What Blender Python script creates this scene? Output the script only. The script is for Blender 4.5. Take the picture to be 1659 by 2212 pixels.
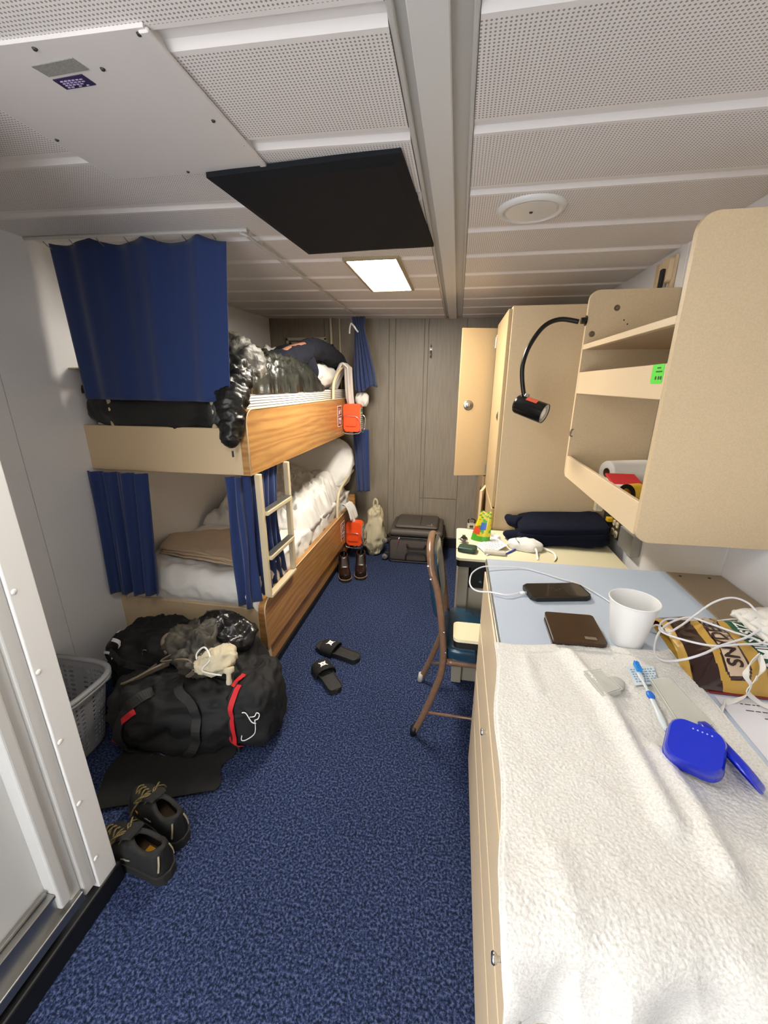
import bpy, bmesh, math, random
from mathutils import Vector, Matrix, noise
from math import sin, cos, pi, radians as R_
random.seed(7)
for o in list(bpy.data.objects): bpy.data.objects.remove(o)
scene = bpy.context.scene
COL = scene.collection

# ------------------------------------------------------------------ camera
FPX, CX, CY = 868.0, 829.5, 1106.0
_F = Vector((990-CX, 831-CY, FPX)).normalized()
_D = Vector((817-CX, 3839-CY, FPX)); _D = (_D - _F*_D.dot(_F)).normalized()
_R = _D.cross(_F)
CAMH = 1.5
def cam_axis(i): return Vector((_R[i], _F[i], -_D[i]))
cx_, cd_, cf_ = cam_axis(0), cam_axis(1), cam_axis(2)
cam_data = bpy.data.cameras.new('camera'); cam = bpy.data.objects.new('camera', cam_data); COL.objects.link(cam)
cam_data.sensor_fit = 'HORIZONTAL'; cam_data.sensor_width = 36.0; cam_data.lens = FPX/1659*36.0
cam_data.clip_start = 0.02
M = Matrix.Identity(4)
for r in range(3):
    M[r][0] = cx_[r]; M[r][1] = -cd_[r]; M[r][2] = -cf_[r]
M[2][3] = CAMH
cam.matrix_world = M
scene.camera = cam
def ray(px, py):
    c = Vector((px-CX, py-CY, FPX)); return Vector((c.dot(_R), c.dot(_F), -c.dot(_D)))
def atz(px, py, z):
    r = ray(px, py); return Vector((0, 0, CAMH)) + r*((z-CAMH)/r.z)
def aty(px, py, y):
    r = ray(px, py); return Vector((0, 0, CAMH)) + r*(y/r.y)
def atx(px, py, x):
    r = ray(px, py); return Vector((0, 0, CAMH)) + r*(x/r.x)

# ------------------------------------------------------------------ world, exposure
LIGHT_FAR, LIGHT_NEAR, BERTH = 62.0, 9.0, 130.0
w = bpy.data.worlds.new('world'); scene.world = w; w.use_nodes = True
w.node_tree.nodes['Background'].inputs[0].default_value = (0.97, 0.98, 1.0, 1)
w.node_tree.nodes['Background'].inputs[1].default_value = 4.4
scene.view_settings.view_transform = 'Standard'; scene.view_settings.look = 'None'
scene.view_settings.gamma = 1.0; scene.view_settings.exposure = 0.68
scene.view_settings.use_curve_mapping = False

# ------------------------------------------------------------------ materials
def lin(h):
    h = h.lstrip('#'); v = [int(h[i:i+2], 16)/255 for i in (0, 2, 4)]
    return tuple((c/12.92 if c <= .04045 else ((c+.055)/1.055)**2.4) for c in v)+(1,)
MATS = {}
def mat(name, col, rough=.6, bump=0, bscale=200, var=0, vscale=30, metal=0, spec=.5, sheen=0, coat=0, trans=0, alpha=1, detail=3, stretch=None, col2=None, emit=0, bdist=.002, sss=0):
    if name in MATS: return MATS[name]
    m = bpy.data.materials.new(name); m.use_nodes = True; nt = m.node_tree; N = nt.nodes; L = nt.links
    b = N['Principled BSDF']; c = lin(col) if isinstance(col, str) else col
    b.inputs['Base Color'].default_value = c; b.inputs['Roughness'].default_value = rough
    b.inputs['Metallic'].default_value = metal; b.inputs['Specular IOR Level'].default_value = spec
    b.inputs['Sheen Weight'].default_value = sheen; b.inputs['Coat Weight'].default_value = coat
    b.inputs['Transmission Weight'].default_value = trans; b.inputs['Alpha'].default_value = alpha
    if sss: b.inputs['Subsurface Weight'].default_value = sss; b.inputs['Subsurface Radius'].default_value = (.01,.005,.003)
    if emit:
        b.inputs['Emission Color'].default_value = c; b.inputs['Emission Strength'].default_value = emit
    tc = N.new('ShaderNodeTexCoord'); src = tc.outputs['Object']
    if stretch:
        mp = N.new('ShaderNodeMapping'); mp.inputs['Scale'].default_value = stretch; L.new(src, mp.inputs[0]); src = mp.outputs[0]
    if var or col2:
        nz = N.new('ShaderNodeTexNoise'); nz.inputs['Scale'].default_value = vscale; nz.inputs['Detail'].default_value = detail
        L.new(src, nz.inputs['Vector'])
        rp = N.new('ShaderNodeValToRGB'); rp.color_ramp.elements[0].position = .35; rp.color_ramp.elements[1].position = .65
        c2 = (lin(col2) if col2 else tuple(min(1, x*(1+var)) for x in c[:3])+(1,))
        c1 = (c if col2 else tuple(x*(1-var) for x in c[:3])+(1,))
        rp.color_ramp.elements[0].color = c1; rp.color_ramp.elements[1].color = c2
        L.new(nz.outputs['Fac'], rp.inputs[0]); L.new(rp.outputs[0], b.inputs['Base Color'])
    if bump:
        n2 = N.new('ShaderNodeTexNoise'); n2.inputs['Scale'].default_value = bscale; n2.inputs['Detail'].default_value = 2
        L.new(src, n2.inputs['Vector'])
        bp = N.new('ShaderNodeBump'); bp.inputs['Strength'].default_value = bump; bp.inputs['Distance'].default_value = bdist
        L.new(n2.outputs['Fac'], bp.inputs['Height']); L.new(bp.outputs[0], b.inputs['Normal'])
    MATS[name] = m; return m

def mat_carpet():
    m = bpy.data.materials.new('carpet'); m.use_nodes = True; nt = m.node_tree; N = nt.nodes; L = nt.links; b = N['Principled BSDF']
    tc = N.new('ShaderNodeTexCoord')
    nz = N.new('ShaderNodeTexNoise'); nz.inputs['Scale'].default_value = 130; nz.inputs['Detail'].default_value = 3; nz.inputs['Roughness'].default_value = .65
    n3 = N.new('ShaderNodeTexNoise'); n3.inputs['Scale'].default_value = 2.2
    L.new(tc.outputs['Object'], nz.inputs['Vector']); L.new(tc.outputs['Object'], n3.inputs['Vector'])
    rp = N.new('ShaderNodeValToRGB'); e = rp.color_ramp.elements
    e[0].position = .38; e[0].color = lin('#151c2c'); e[1].position = .66; e[1].color = lin('#5c698f')
    q = rp.color_ramp.elements.new(.5); q.color = lin('#2b385c')
    L.new(nz.outputs['Fac'], rp.inputs[0])
    mx = N.new('ShaderNodeMixRGB'); mx.blend_type = 'MULTIPLY'; mx.inputs[0].default_value = .35
    L.new(rp.outputs[0], mx.inputs[1]); L.new(n3.outputs['Fac'], mx.inputs[2]); L.new(mx.outputs[0], b.inputs['Base Color'])
    b.inputs['Roughness'].default_value = .95; b.inputs['Specular IOR Level'].default_value = .15
    bp = N.new('ShaderNodeBump'); bp.inputs['Strength'].default_value = .9; bp.inputs['Distance'].default_value = .005
    L.new(nz.outputs['Fac'], bp.inputs['Height']); L.new(bp.outputs[0], b.inputs['Normal'])
    return m
def mat_perf():
    m = bpy.data.materials.new('perforated_steel'); m.use_nodes = True; nt = m.node_tree; N = nt.nodes; L = nt.links; b = N['Principled BSDF']
    tc = N.new('ShaderNodeTexCoord'); sp = N.new('ShaderNodeSeparateXYZ'); L.new(tc.outputs['Object'], sp.inputs[0])
    def mt(op, a, b_=None, c=None):
        n = N.new('ShaderNodeMath'); n.operation = op
        for i, v in enumerate((a, b_, c)):
            if v is None: continue
            if isinstance(v, (int, float)): n.inputs[i].default_value = v
            else: L.new(v, n.inputs[i])
        return n.outputs[0]
    k = 2*pi/.0145
    p = mt('ADD', sp.outputs[0], sp.outputs[1]); q = mt('SUBTRACT', sp.outputs[0], sp.outputs[1])
    s = mt('MULTIPLY', mt('SINE', mt('MULTIPLY', p, k/1.0)), mt('SINE', mt('MULTIPLY', q, k/1.0)))
    dots = mt('GREATER_THAN', s, .45)
    fr = mt('FRACT', mt('DIVIDE', mt('ADD', sp.outputs[1], 3-.76), .3))
    msk = mt('MULTIPLY', mt('GREATER_THAN', fr, .14), mt('LESS_THAN', fr, .93))
    d = mt('MULTIPLY', dots, msk)
    mx = N.new('ShaderNodeMixRGB'); mx.inputs[1].default_value = lin('#e2dedc'); mx.inputs[2].default_value = lin('#8d8987')
    L.new(d, mx.inputs[0]); L.new(mx.outputs[0], b.inputs['Base Color']); b.inputs['Roughness'].default_value = .55
    return m
def mat_wood(name, c1, c2, stretch, sc=6, rough=.35):
    m = bpy.data.materials.new(name); m.use_nodes = True; nt = m.node_tree; N = nt.nodes; L = nt.links; b = N['Principled BSDF']
    tc = N.new('ShaderNodeTexCoord'); mp = N.new('ShaderNodeMapping'); mp.inputs['Scale'].default_value = stretch
    L.new(tc.outputs['Object'], mp.inputs[0])
    nz = N.new('ShaderNodeTexNoise'); nz.inputs['Scale'].default_value = sc; nz.inputs['Detail'].default_value = 6; nz.inputs['Distortion'].default_value = 1.2
    L.new(mp.outputs[0], nz.inputs['Vector'])
    wv = N.new('ShaderNodeTexWave'); wv.inputs['Scale'].default_value = sc*.35; wv.inputs['Distortion'].default_value = 11; wv.inputs['Detail'].default_value = 3
    wv.bands_direction = 'Z'; wv.inputs['Detail Scale'].default_value = 1.2
    L.new(mp.outputs[0], wv.inputs['Vector'])
    ad = N.new('ShaderNodeMixRGB'); ad.inputs[0].default_value = .28
    L.new(nz.outputs['Fac'], ad.inputs[1]); L.new(wv.outputs['Fac'], ad.inputs[2])
    rp = N.new('ShaderNodeValToRGB'); e = rp.color_ramp.elements
    e[0].position = .28; e[0].color = lin(c1); e[1].position = .72; e[1].color = lin(c2)
    L.new(ad.outputs[0], rp.inputs[0]); L.new(rp.outputs[0], b.inputs['Base Color']); b.inputs['Roughness'].default_value = rough
    return m
CARPET = mat_carpet(); PERF = mat_perf()
WOOD = mat_wood('oak_laminate', '#996b3c', '#b98c52', (1.0, .5, 5.0), 5)
FARWALL = mat_wood('taupe_vinyl', '#7f7565', '#8b8172', (22, 22, .5), 5, .45)
TAN = mat('tan_laminate', '#cbb592', .45, var=.05, vscale=260)
TANL = mat('tan_light', '#d8c2a0', .45, var=.04, vscale=260)
CREAM = mat('cream_laminate', '#d8d0b0', .4, var=.03, vscale=300)
WALL = mat('white_panel', '#e2e2e4', .45, var=.02, vscale=200)
METAL = mat('satin_grey_paint', '#bdbcb8', .4, bump=.05, bscale=300)
WHITEM = mat('white_paint', '#d6d5d2', .35)
BLACKB = mat('black_rubber_base', '#08080a', .5)
NAVY = mat('navy_curtain', '#1c3163', .9, bump=.25, bscale=900, sheen=.2, bdist=.001)
NAVYD = mat('navy_fleece', '#0b1022', .95, bump=.5, bscale=500, spec=.2)
CHROME = mat('chrome', '#c9c9c9', .18, metal=1)
STEEL = mat('brushed_steel', '#a9a9a6', .35, metal=1)
SHEET = mat('white_sheet', '#dcdad6', .9, bump=.15, bscale=60, bdist=.006)
BARP = mat('cream_tube', '#cdbd9c', .4)
BLK = mat('black_nylon', '#0b0b0c', .75, bump=.4, bscale=700, bdist=.001)
BLKG = mat('black_gloss', '#0a0a0b', .25)
DGREY = mat('dark_grey', '#2c2b2b', .6)
RED = mat('red_fabric', '#c01f26', .7)
WHITEP = mat('white_plastic', '#e4e4e2', .35)
WHITEC = mat('white_cloth', '#dddbd5', .9, bump=.2, bscale=300)
ORANGE = mat('orange_plastic', '#f0501a', .4)
BLUEP = mat('blue_plastic', '#0b24b4', .22, coat=.3)
PAPER = mat('paper', '#dad9dd', .8)
INK = mat('ink', '#333338', .8)
WPRINT = mat('white_print', '#e8e8e8', .6)

# ------------------------------------------------------------------ mesh helpers
def finish(name, bm, mats, parent=None, smooth=False, local=False, label=None, recalc=True, mods=None):
    if recalc: bmesh.ops.recalc_face_normals(bm, faces=bm.faces[:])
    me = bpy.data.meshes.new(name); bm.to_mesh(me); bm.free()
    if not isinstance(mats, (list, tuple)): mats = [mats]
    for m in mats: me.materials.append(m)
    if smooth:
        for p in me.polygons: p.use_smooth = True
    o = bpy.data.objects.new(name, me); COL.objects.link(o)
    if parent:
        o.parent = parent
        if not local and parent.get('_loc'): o.matrix_parent_inverse = Matrix.Translation(-Vector(parent['_loc']))
    if label: o['label'] = label
    if smooth == 2: pass
    return o
def thing(name, label, cat, loc=(0, 0, 0), rot=(0, 0, 0), group=None, local=False):
    o = bpy.data.objects.new(name, None); COL.objects.link(o); o.empty_display_size = .05
    o.location = loc; o.rotation_euler = rot; o['label'] = label; o['category'] = cat
    if group: o['group'] = group
    if not local: o['_loc'] = tuple(loc)
    return o
def tag(o, label, cat, group=None):
    o['label'] = label; o['category'] = cat
    if group: o['group'] = group
    return o
def struct(o): o['kind'] = 'structure'; return o
def bm_(): return bmesh.new()
def box(bm, lo, hi, bev=0, seg=2, rot=None, mi=0, only=None):
    lo = Vector(lo); hi = Vector(hi); c = (lo+hi)/2; s = hi-lo
    r = bmesh.ops.create_cube(bm, size=1); vs = r['verts']
    for v in vs: v.co = Vector((v.co.x*s.x, v.co.y*s.y, v.co.z*s.z))
    fs = list({f for v in vs for f in v.link_faces})
    if bev:
        es = list({e for v in vs for e in v.link_edges})
        if only: es = [e for e in es if only(e)]
        q = bmesh.ops.bevel(bm, geom=es, offset=bev, segments=seg, affect='EDGES', profile=.5)
        vs = list({v for f in q['faces'] for v in f.verts} | {v for v in vs if v.is_valid})
        fs = list({f for v in vs for f in v.link_faces})
    for f in fs: f.material_index = mi
    for v in vs:
        p = v.co.copy()
        if rot: p = rot @ p
        v.co = p + c
    return vs
def alongaxis(ax):
    def f(e):
        d = e.verts[1].co-e.verts[0].co
        return abs(d[ax]) > .9*d.length
    return f
def prism(bm, pts, a, b, fn, mi=0):
    """extrude 2D polygon pts between a and b; fn(u,v,w)->xyz"""
    A = [bm.verts.new(fn(u, v, a)) for u, v in pts]; B = [bm.verts.new(fn(u, v, b)) for u, v in pts]
    n = len(pts); fs = []
    fs.append(bm.faces.new(A)); fs.append(bm.faces.new(B[::-1]))
    for i in range(n): fs.append(bm.faces.new((A[i], B[i], B[(i+1) % n], A[(i+1) % n])))
    for f in fs: f.material_index = mi
    return A+B
def rrect(x0, y0, x1, y1, r, n=6, corners=(1, 1, 1, 1)):
    pts = []
    for i, (cx, cy, a0) in enumerate(((x1-r, y1-r, 0), (x0+r, y1-r, 90), (x0+r, y0+r, 180), (x1-r, y0+r, 270))):
        if corners[i]:
            for k in range(n+1):
                a = R_(a0+90*k/n); pts.append((cx+r*cos(a), cy+r*sin(a)))
        else:
            pts.append(((x1, y1), (x0, y1), (x0, y0), (x1, y0))[i])
    return pts
def catmull(pts, n=6, closed=False):
    P = [Vector(p) for p in pts]; out = []
    N_ = len(P); rng = range(N_ if closed else N_-1)
    for i in rng:
        if closed: a, b, c, d = P[(i-1) % N_], P[i], P[(i+1) % N_], P[(i+2) % N_]
        else: a, b, c, d = P[max(i-1, 0)], P[i], P[i+1], P[min(i+2, N_-1)]
        for k in range(n):
            t = k/n; out.append(.5*((2*b)+(c-a)*t+(2*a-5*b+4*c-d)*t*t+(3*b-a-3*c+d)*t**3))
    if not closed: out.append(P[-1])
    return out
def tube(bm, pts, r, seg=8, closed=False, cap=True, flat=1.0, flatdir=None, mi=0):
    P = [Vector(p) for p in pts]; n = len(P); rings = []
    rr = r if isinstance(r, (list, tuple)) else None
    up = None
    for i in range(n):
        if closed: t = P[(i+1) % n]-P[(i-1) % n]
        else: t = P[min(i+1, n-1)]-P[max(i-1, 0)]
        if t.length < 1e-9: t = Vector((0, 0, 1))
        t.normalize()
        if flatdir is not None:
            a = Vector(flatdir); a = (a-t*a.dot(t))
            if a.length < 1e-4: a = t.orthogonal()
            a.normalize()
        elif up is None: a = t.orthogonal().normalized()
        else:
            a = up-t*up.dot(t)
            a = a.normalized() if a.length > 1e-6 else t.orthogonal().normalized()
        up = a; b = t.cross(a)
        R = (rr[int(round(i*(len(rr)-1)/(n-1)))] if rr else r)
        rings.append([bm.verts.new(P[i]+a*(R*cos(2*pi*k/seg))*flat+b*(R*sin(2*pi*k/seg))) for k in range(seg)])
    fs = []
    for i in range(n if closed else n-1):
        A, B = rings[i], rings[(i+1) % n]
        for k in range(seg): fs.append(bm.faces.new((A[k], A[(k+1) % seg], B[(k+1) % seg], B[k])))
    if cap and not closed: fs.append(bm.faces.new(rings[0][::-1])); fs.append(bm.faces.new(rings[-1]))
    for f in fs: f.material_index = mi
def strap(bm, pts, wdir, w, t, mi=0, n=6):
    """flat ribbon along pts, wdir = width direction (vector or fn(i/n))"""
    P = catmull(pts, n) if n > 1 else [Vector(p) for p in pts]
    rings = []
    for i, p in enumerate(P):
        tg = (P[min(i+1, len(P)-1)]-P[max(i-1, 0)]).normalized()
        d = Vector(wdir(i/(len(P)-1)) if callable(wdir) else wdir); d = (d-tg*d.dot(tg)).normalized(); nn = tg.cross(d)
        ww = w(i/(len(P)-1)) if callable(w) else w
        rings.append([bm.verts.new(p+d*ww/2*sx+nn*t/2*sy) for sx, sy in ((-1, -1), (1, -1), (1, 1), (-1, 1))])
    for A, B in zip(rings, rings[1:]):
        for k in range(4):
            f = bm.faces.new((A[k], A[(k+1) % 4], B[(k+1) % 4], B[k])); f.material_index = mi
    for q in (rings[0][::-1], rings[-1]):
        f = bm.faces.new(q); f.material_index = mi
def lathe(bm, prof, seg=32, M=None, mi=0, close=False):
    rings = []
    for r, z in prof:
        if r < 1e-6: rings.append([bm.verts.new((0, 0, z))])
        else: rings.append([bm.verts.new((r*cos(2*pi*k/seg), r*sin(2*pi*k/seg), z)) for k in range(seg)])
    for A, B in zip(rings, rings[1:]):
        for k in range(seg):
            a = A[k % len(A)]; b = A[(k+1) % len(A)]; c = B[(k+1) % len(B)]; d = B[k % len(B)]
            vs = []
            for v in (a, b, c, d):
                if v not in vs: vs.append(v)
            if len(vs) > 2:
                f = bm.faces.new(vs); f.material_index = mi
    if M is not None:
        for ring in rings:
            for v in ring: v.co = M @ v.co
def grid(bm, fn, nu, nv, mi=None, closeu=False):
    vs = [[bm.verts.new(fn(i/nu, j/nv)) for j in range(nv+1)] for i in range(nu+(0 if closeu else 1))]
    for i in range(nu):
        for j in range(nv):
            A = vs[i]; B = vs[(i+1) % len(vs)]
            f = bm.faces.new((A[j], B[j], B[j+1], A[j+1]))
            if mi: f.material_index = mi((i+.5)/nu, (j+.5)/nv)
    return vs
def solid(o, t, off=-1):
    m = o.modifiers.new('solid', 'SOLIDIFY'); m.thickness = t; m.offset = off; return o
def subs(o, n=1):
    m = o.modifiers.new('sub', 'SUBSURF'); m.levels = n; m.render_levels = n; return o
def frame(o_, x, z):
    """matrix with origin, x axis and z axis"""
    z = Vector(z).normalized(); x = Vector(x); x = (x-z*x.dot(z)).normalized(); y = z.cross(x)
    m = Matrix.Identity(4)
    for r in range(3): m[r][0] = x[r]; m[r][1] = y[r]; m[r][2] = z[r]; m[r][3] = o_[r]
    return m
def fb(p, s=1, o=3):
    return noise.fractal(Vector(p)*s, 1.0, 2.0, o, noise_basis='PERLIN_ORIGINAL')
def ridge(p, s=1, o=3):
    v = 0; a = 1; q = Vector(p)*s
    for _ in range(o):
        v += a*(1-2*abs(noise.noise(q))); a *= .5; q = q*2.1+Vector((3.1, 1.7, 2.3))
    return v/1.75
class Blob:
    def __init__(s, c, r, e=(.6, .6), rot=0, amp=.02, sc=6, floor=None, tilt=None, seed=0, rg=.7, fn=None):
        s.c = Vector(c); s.r = r; s.e = e; s.m = Matrix.Rotation(rot, 3, 'Z')
        if tilt is not None: s.m = s.m @ tilt
        s.amp = amp; s.sc = sc; s.floor = floor; s.seed = seed; s.rg = rg; s.fn = fn
    def at(s, u, v, off=0):
        """u 0..1 longitude, v 0..1 from bottom to top"""
        th = 2*pi*u; ph = pi*(v-.5)
        f = lambda x, e: math.copysign(abs(x)**e, x)
        n = Vector((f(cos(ph), s.e[1])*f(cos(th), s.e[0]), f(cos(ph), s.e[1])*f(sin(th), s.e[0]), f(sin(ph), s.e[1])))
        p = Vector((n.x*s.r[0], n.y*s.r[1], n.z*s.r[2]))
        q = p+Vector((s.seed*7.3, s.seed*3.1, 0))
        d = s.amp*(s.rg*ridge(q, s.sc, 3)-.5*s.rg+(1-s.rg)*fb(q, s.sc*.6))
        nn = Vector((n.x/s.r[0], n.y/s.r[1], n.z/s.r[2])).normalized()
        if s.fn: p = s.fn(p)
        p = s.m @ (p+nn*(d+off))+s.c
        if s.floor is not None and p.z < s.floor: p.z = s.floor+.001*off
        return p
    def mesh(s, bm, nu=64, nv=32, mi=0):
        rings = []
        for j in range(nv+1):
            if j in (0, nv): rings.append([bm.verts.new(s.at(0, j/nv))])
            else: rings.append([bm.verts.new(s.at(i/nu, j/nv)) for i in range(nu)])
        for A, B in zip(rings, rings[1:]):
            for k in range(nu):
                vs = []
                for v in (A[k % len(A)], A[(k+1) % nu % len(A)], B[(k+1) % nu % len(B)], B[k % len(B)]):
                    if v not in vs: vs.append(v)
                if len(vs) > 2: bm.faces.new(vs).material_index = mi
    def strip(s, bm, path, w, off=.004, t=.003, n=10, mi=0):
        """ribbon lying on the surface through (u,v) points"""
        P = catmull([(a, b, 0) for a, b in path], n)
        C = [s.at(p.x, p.y, off) for p in P]; rings = []
        NN = []
        for p in P:
            e1 = s.at(p.x+.02, p.y, off)-s.at(p.x-.02, p.y, off); e2 = s.at(p.x, p.y+.025, off)-s.at(p.x, p.y-.025, off)
            q_ = e1.cross(e2); NN.append(q_.normalized() if q_.length > 1e-9 else Vector((0, 0, 1)))
        for _ in range(4):
            C = [C[0]]+[(C[i-1]+C[i]*2+C[i+1])/4 for i in range(1, len(C)-1)]+[C[-1]]
            NN = [(NN[max(i-1, 0)]+NN[i]*2+NN[min(i+1, len(NN)-1)]).normalized() for i in range(len(NN))]
        C = [c_+n_*.004 for c_, n_ in zip(C, NN)]
        for i, p in enumerate(P):
            tg = (C[min(i+1, len(C)-1)]-C[max(i-1, 0)])
            if tg.length < 1e-7: continue
            tg.normalize()
            nn = NN[i]; d = nn.cross(tg).normalized()
            rings.append([bm.verts.new(C[i]+d*w/2*a+nn*t/2*b) for a, b in ((-1, -1), (1, -1), (1, 1), (-1, 1))])
        for A, B in zip(rings, rings[1:]):
            for k in range(4): bm.faces.new((A[k], A[(k+1) % 4], B[(k+1) % 4], B[k])).material_index = mi
        bm.faces.new(rings[0][::-1]).material_index = mi; bm.faces.new(rings[-1]).material_index = mi
def text_obj(name, body, size, fn, m, parent=None, label=None, align='LEFT', sx=1, ext=0, local=False, bold=0):
    cu = bpy.data.curves.new('txt', 'FONT'); cu.body = body; cu.size = size; cu.align_x = align; cu.resolution_u = 3; cu.offset = bold
    t = bpy.data.objects.new('txt', cu); COL.objects.link(t)
    dg = bpy.context.evaluated_depsgraph_get(); me = bpy.data.meshes.new_from_object(t.evaluated_get(dg))
    bpy.data.objects.remove(t)
    bm = bm_(); bm.from_mesh(me); bpy.data.meshes.remove(me)
    bmesh.ops.triangulate(bm, faces=bm.faces[:])
    for v in bm.verts: v.co = Vector(fn(v.co.x*sx, v.co.y))
    return finish(name, bm, m, parent, label=label, local=local, recalc=False)
def curtain(name, L0, R0, L1, R1, folds, amp, m, parent=None, nrm=(0, 1, 0), n=90, nv=24, top_amp=.5, seed=0, gather=None, scal=None, thick=.003, ph=0):
    L0, R0, L1, R1 = map(Vector, (L0, R0, L1, R1)); nrm = Vector(nrm)
    def fn(u, v):
        a = L0.lerp(R0, u); b = L1.lerp(R1, u); p = a.lerp(b, v)
        s = sin(2*pi*folds*u+ph+.6*sin(5*u+seed))+.35*sin(2*pi*folds*2.3*u+seed+1.5*v)
        am = amp*(top_amp+(1-top_amp)*v)
        p = p+nrm*(am*s)
        if gather: p = gather(p, u, v)
        if scal: p.z += scal(u)*(1-v)**3
        return p
    bm = bm_(); grid(bm, fn, n, nv)
    o = finish(name, bm, m, parent, smooth=True); solid(o, thick, 0); return o

# ================================================================== STRUCTURE
YF, XL, XR, ZC = 3.66, -1.76, .835, 2.016
def zc(x): return ZC+.02*max(0, -x-.1)
bm = bm_(); box(bm, (-2.1, -1.3, -.05), (1.0, 3.8, 0)); struct(finish('floor', bm, CARPET))
# far wall with battens and seams
bm = bm_(); box(bm, (-1.9, YF, 0), (.95, YF+.06, 2.12)); fw = struct(finish('wall_far', bm, FARWALL))
xs = [-1.76, -1.17, -.60, -.545, -.30, -.265, .045, .43, .81]
for a, b in zip(xs, xs[1:]):
    wdt = b-a
    if a > -.31 and a < -.2:
        bm = bm_(); box(bm, (a+.002, YF-.008, .485), (b-.002, YF+.001, 2.05), .002, 1); finish('wall_panel', bm, FARWALL, fw)
        bm = bm_(); box(bm, (a+.002, YF-.009, .1), (b-.002, YF+.001, .478), .002, 1); finish('wall_hatch', bm, FARWALL, fw)
        continue
    bm = bm_(); box(bm, (a+.0015, YF-(.012 if wdt < .1 else .008), .1), (b-.0015, YF+.001, 2.05), .002, 1)
    if wdt < .1:
        for k in range(16): lathe(bm, [(0, .004), (.003, .003), (.004, 0)], 8, frame(((a+b)/2+(.006 if k % 2 else -.004), YF-.012, .2+k*.11), (1, 0, 0), (0, -1, 0)))
    finish('batten' if wdt < .1 else 'wall_panel', bm, FARWALL, fw)
bm = bm_(); box(bm, (-1.0, YF-.02, 0), (.25, YF-.006, .1), .003, 1); struct(finish('baseboard_far', bm, BLACKB))
# left wall
def slab(name, p0, p1, t, z0, z1, m, parent=None, bev=0):
    p0 = Vector((p0[0], p0[1], 0)); p1 = Vector((p1[0], p1[1], 0)); d = (p1-p0).normalized(); nrm = Vector((-d.y, d.x, 0))
    bm = bm_(); prism(bm, [(0, z0), ((p1-p0).length, z0), ((p1-p0).length, z1), (0, z1)], 0, t, lambda u, v, w_: p0+d*u+nrm*w_+Vector((0, 0, v)))
    return finish(name, bm, m, parent)
lw = struct(slab('wall_left', (XL-.001, .5), (XL-.001+.08, YF), .05, 0, 2.12, WALL))
ys = [.5, 1.225*1.76/1.6, 2.38*1.76/1.6, YF-.01]
def lx(y): return XL+.08*(y-.5)/(YF-.5)
for a, b in zip(ys, ys[1:]):
    slab('wall_panel', (lx(a+.0015)+.006, a+.0015), (lx(b-.0015)+.006, b-.0015), .0055, .02, 2.08, WALL, lw)
bm = bm_(); box(bm, (XR, -1.3, 0), (XR+.05, 3.75, 2.12)); rw = struct(finish('wall_right', bm, WALL))
for a, b in ((-1.2, .7), (.703, 1.285), (1.288, 1.925), (1.928, 2.6), (2.603, 3.6)):
    bm = bm_(); box(bm, (XR-.005, a, .0), (XR+.001, b, 2.05), .0015, 1); finish('wall_panel', bm, WALL, rw)
bm = bm_(); box(bm, (-.28, -.66, 0), (1.0, -.6, 2.12)); struct(finish('wall_back', bm, WALL))  # unseen wall, added to limit the light coming in from behind the camera
# bathroom enclosure on the left
XE, YE = -.96, .702
bm = bm_(); box(bm, (-1.80, .62, 0), (XE-.03, YE-.004, 2.1)); struct(finish('wall_bathroom', bm, WALL))
dr = struct(finish('door_1', (lambda b: (box(b, (XE-.08, -.35, .08), (XE-.045, .545, 2.1)), b)[1])(bm_()), METAL))
bm = bm_(); box(bm, (XE-.05, .64, .077), (XE, YE, 2.1), .003, 2); fs_ = finish('frame_strip', bm, WHITEM, dr)
for k in range(9):
    bm = bm_(); lathe(bm, [(0, .0035), (.004, .003), (.0065, .001), (.0068, 0)], 12, frame((XE, .652, .183+.217*k), (0, 1, 0), (1, 0, 0))); finish('rivet', bm, WHITEM, fs_, smooth=True)
bm = bm_(); box(bm, (XE-.05, .605, .1), (XE-.006, .6395, 2.1), .004, 2); box(bm, (XE-.05, .575, .12), (XE-.016, .606, 2.1), .005, 2); box(bm, (XE-.05, .545, .15), (XE-.006, .5755, 2.1), .006, 3); finish('jamb', bm, METAL, dr)
bm = bm_(); box(bm, (XE-.05, -.35, .2), (XE-.012, .545, .212), .002, 1); box(bm, (XE-.05, -.35, .13), (XE-.02, .56, .2), .001, 1); box(bm, (XE-.05, -.35, .10), (XE-.002, .6, .132), .003, 2); finish('door_sill', bm, STEEL, dr)
bm = bm_(); box(bm, (XE-.04, -.35, .214), (XE-.030, .54, .225), .002, 1); finish('kick_trim', bm, STEEL, dr)
bm = bm_(); box(bm, (XE-.1, -1.3, 0), (XE+.005, YE+.012, .078), .006, 2); struct(finish('baseboard_bathroom', bm, BLACKB))

# ceiling
bm = bm_()
prism(bm, [(-2.1, zc(-2.1)+.03), (-.1, ZC+.03), (1.0, ZC+.03), (1.0, ZC+.1), (-2.1, zc(-2.1)+.1)], -1.35, 3.8, lambda u, v, w_: Vector((u, w_, v)))
ce = struct(finish('ceiling', bm, METAL))
def ceil_panel(x0, x1, y0, y1, m=PERF):
    bm = bm_()
    h = .022; g = .032
    prof = [(y0+.001, h+.01), (y0+.004, h*.55), (y0+.020, h*.4), (y0+g, 0), (y1-.012, 0), (y1-.003, .006), (y1-.001, h+.01)]
    prism(bm, [(a, b) for a, b in prof], x0, x1, lambda u, v, w_: Vector((w_, u, zc(w_)+v)))
    return finish('ceiling_panel', bm, m, ce)
for k in range(-7, 10):
    y0 = .76+.3*k; y1 = min(y0+.3, YF-.002)
    if y1-y0 < .05: continue
    ceil_panel(XL+.02, -.135, y0, y1); ceil_panel(.002, XR-.006, y0, y1)
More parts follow.
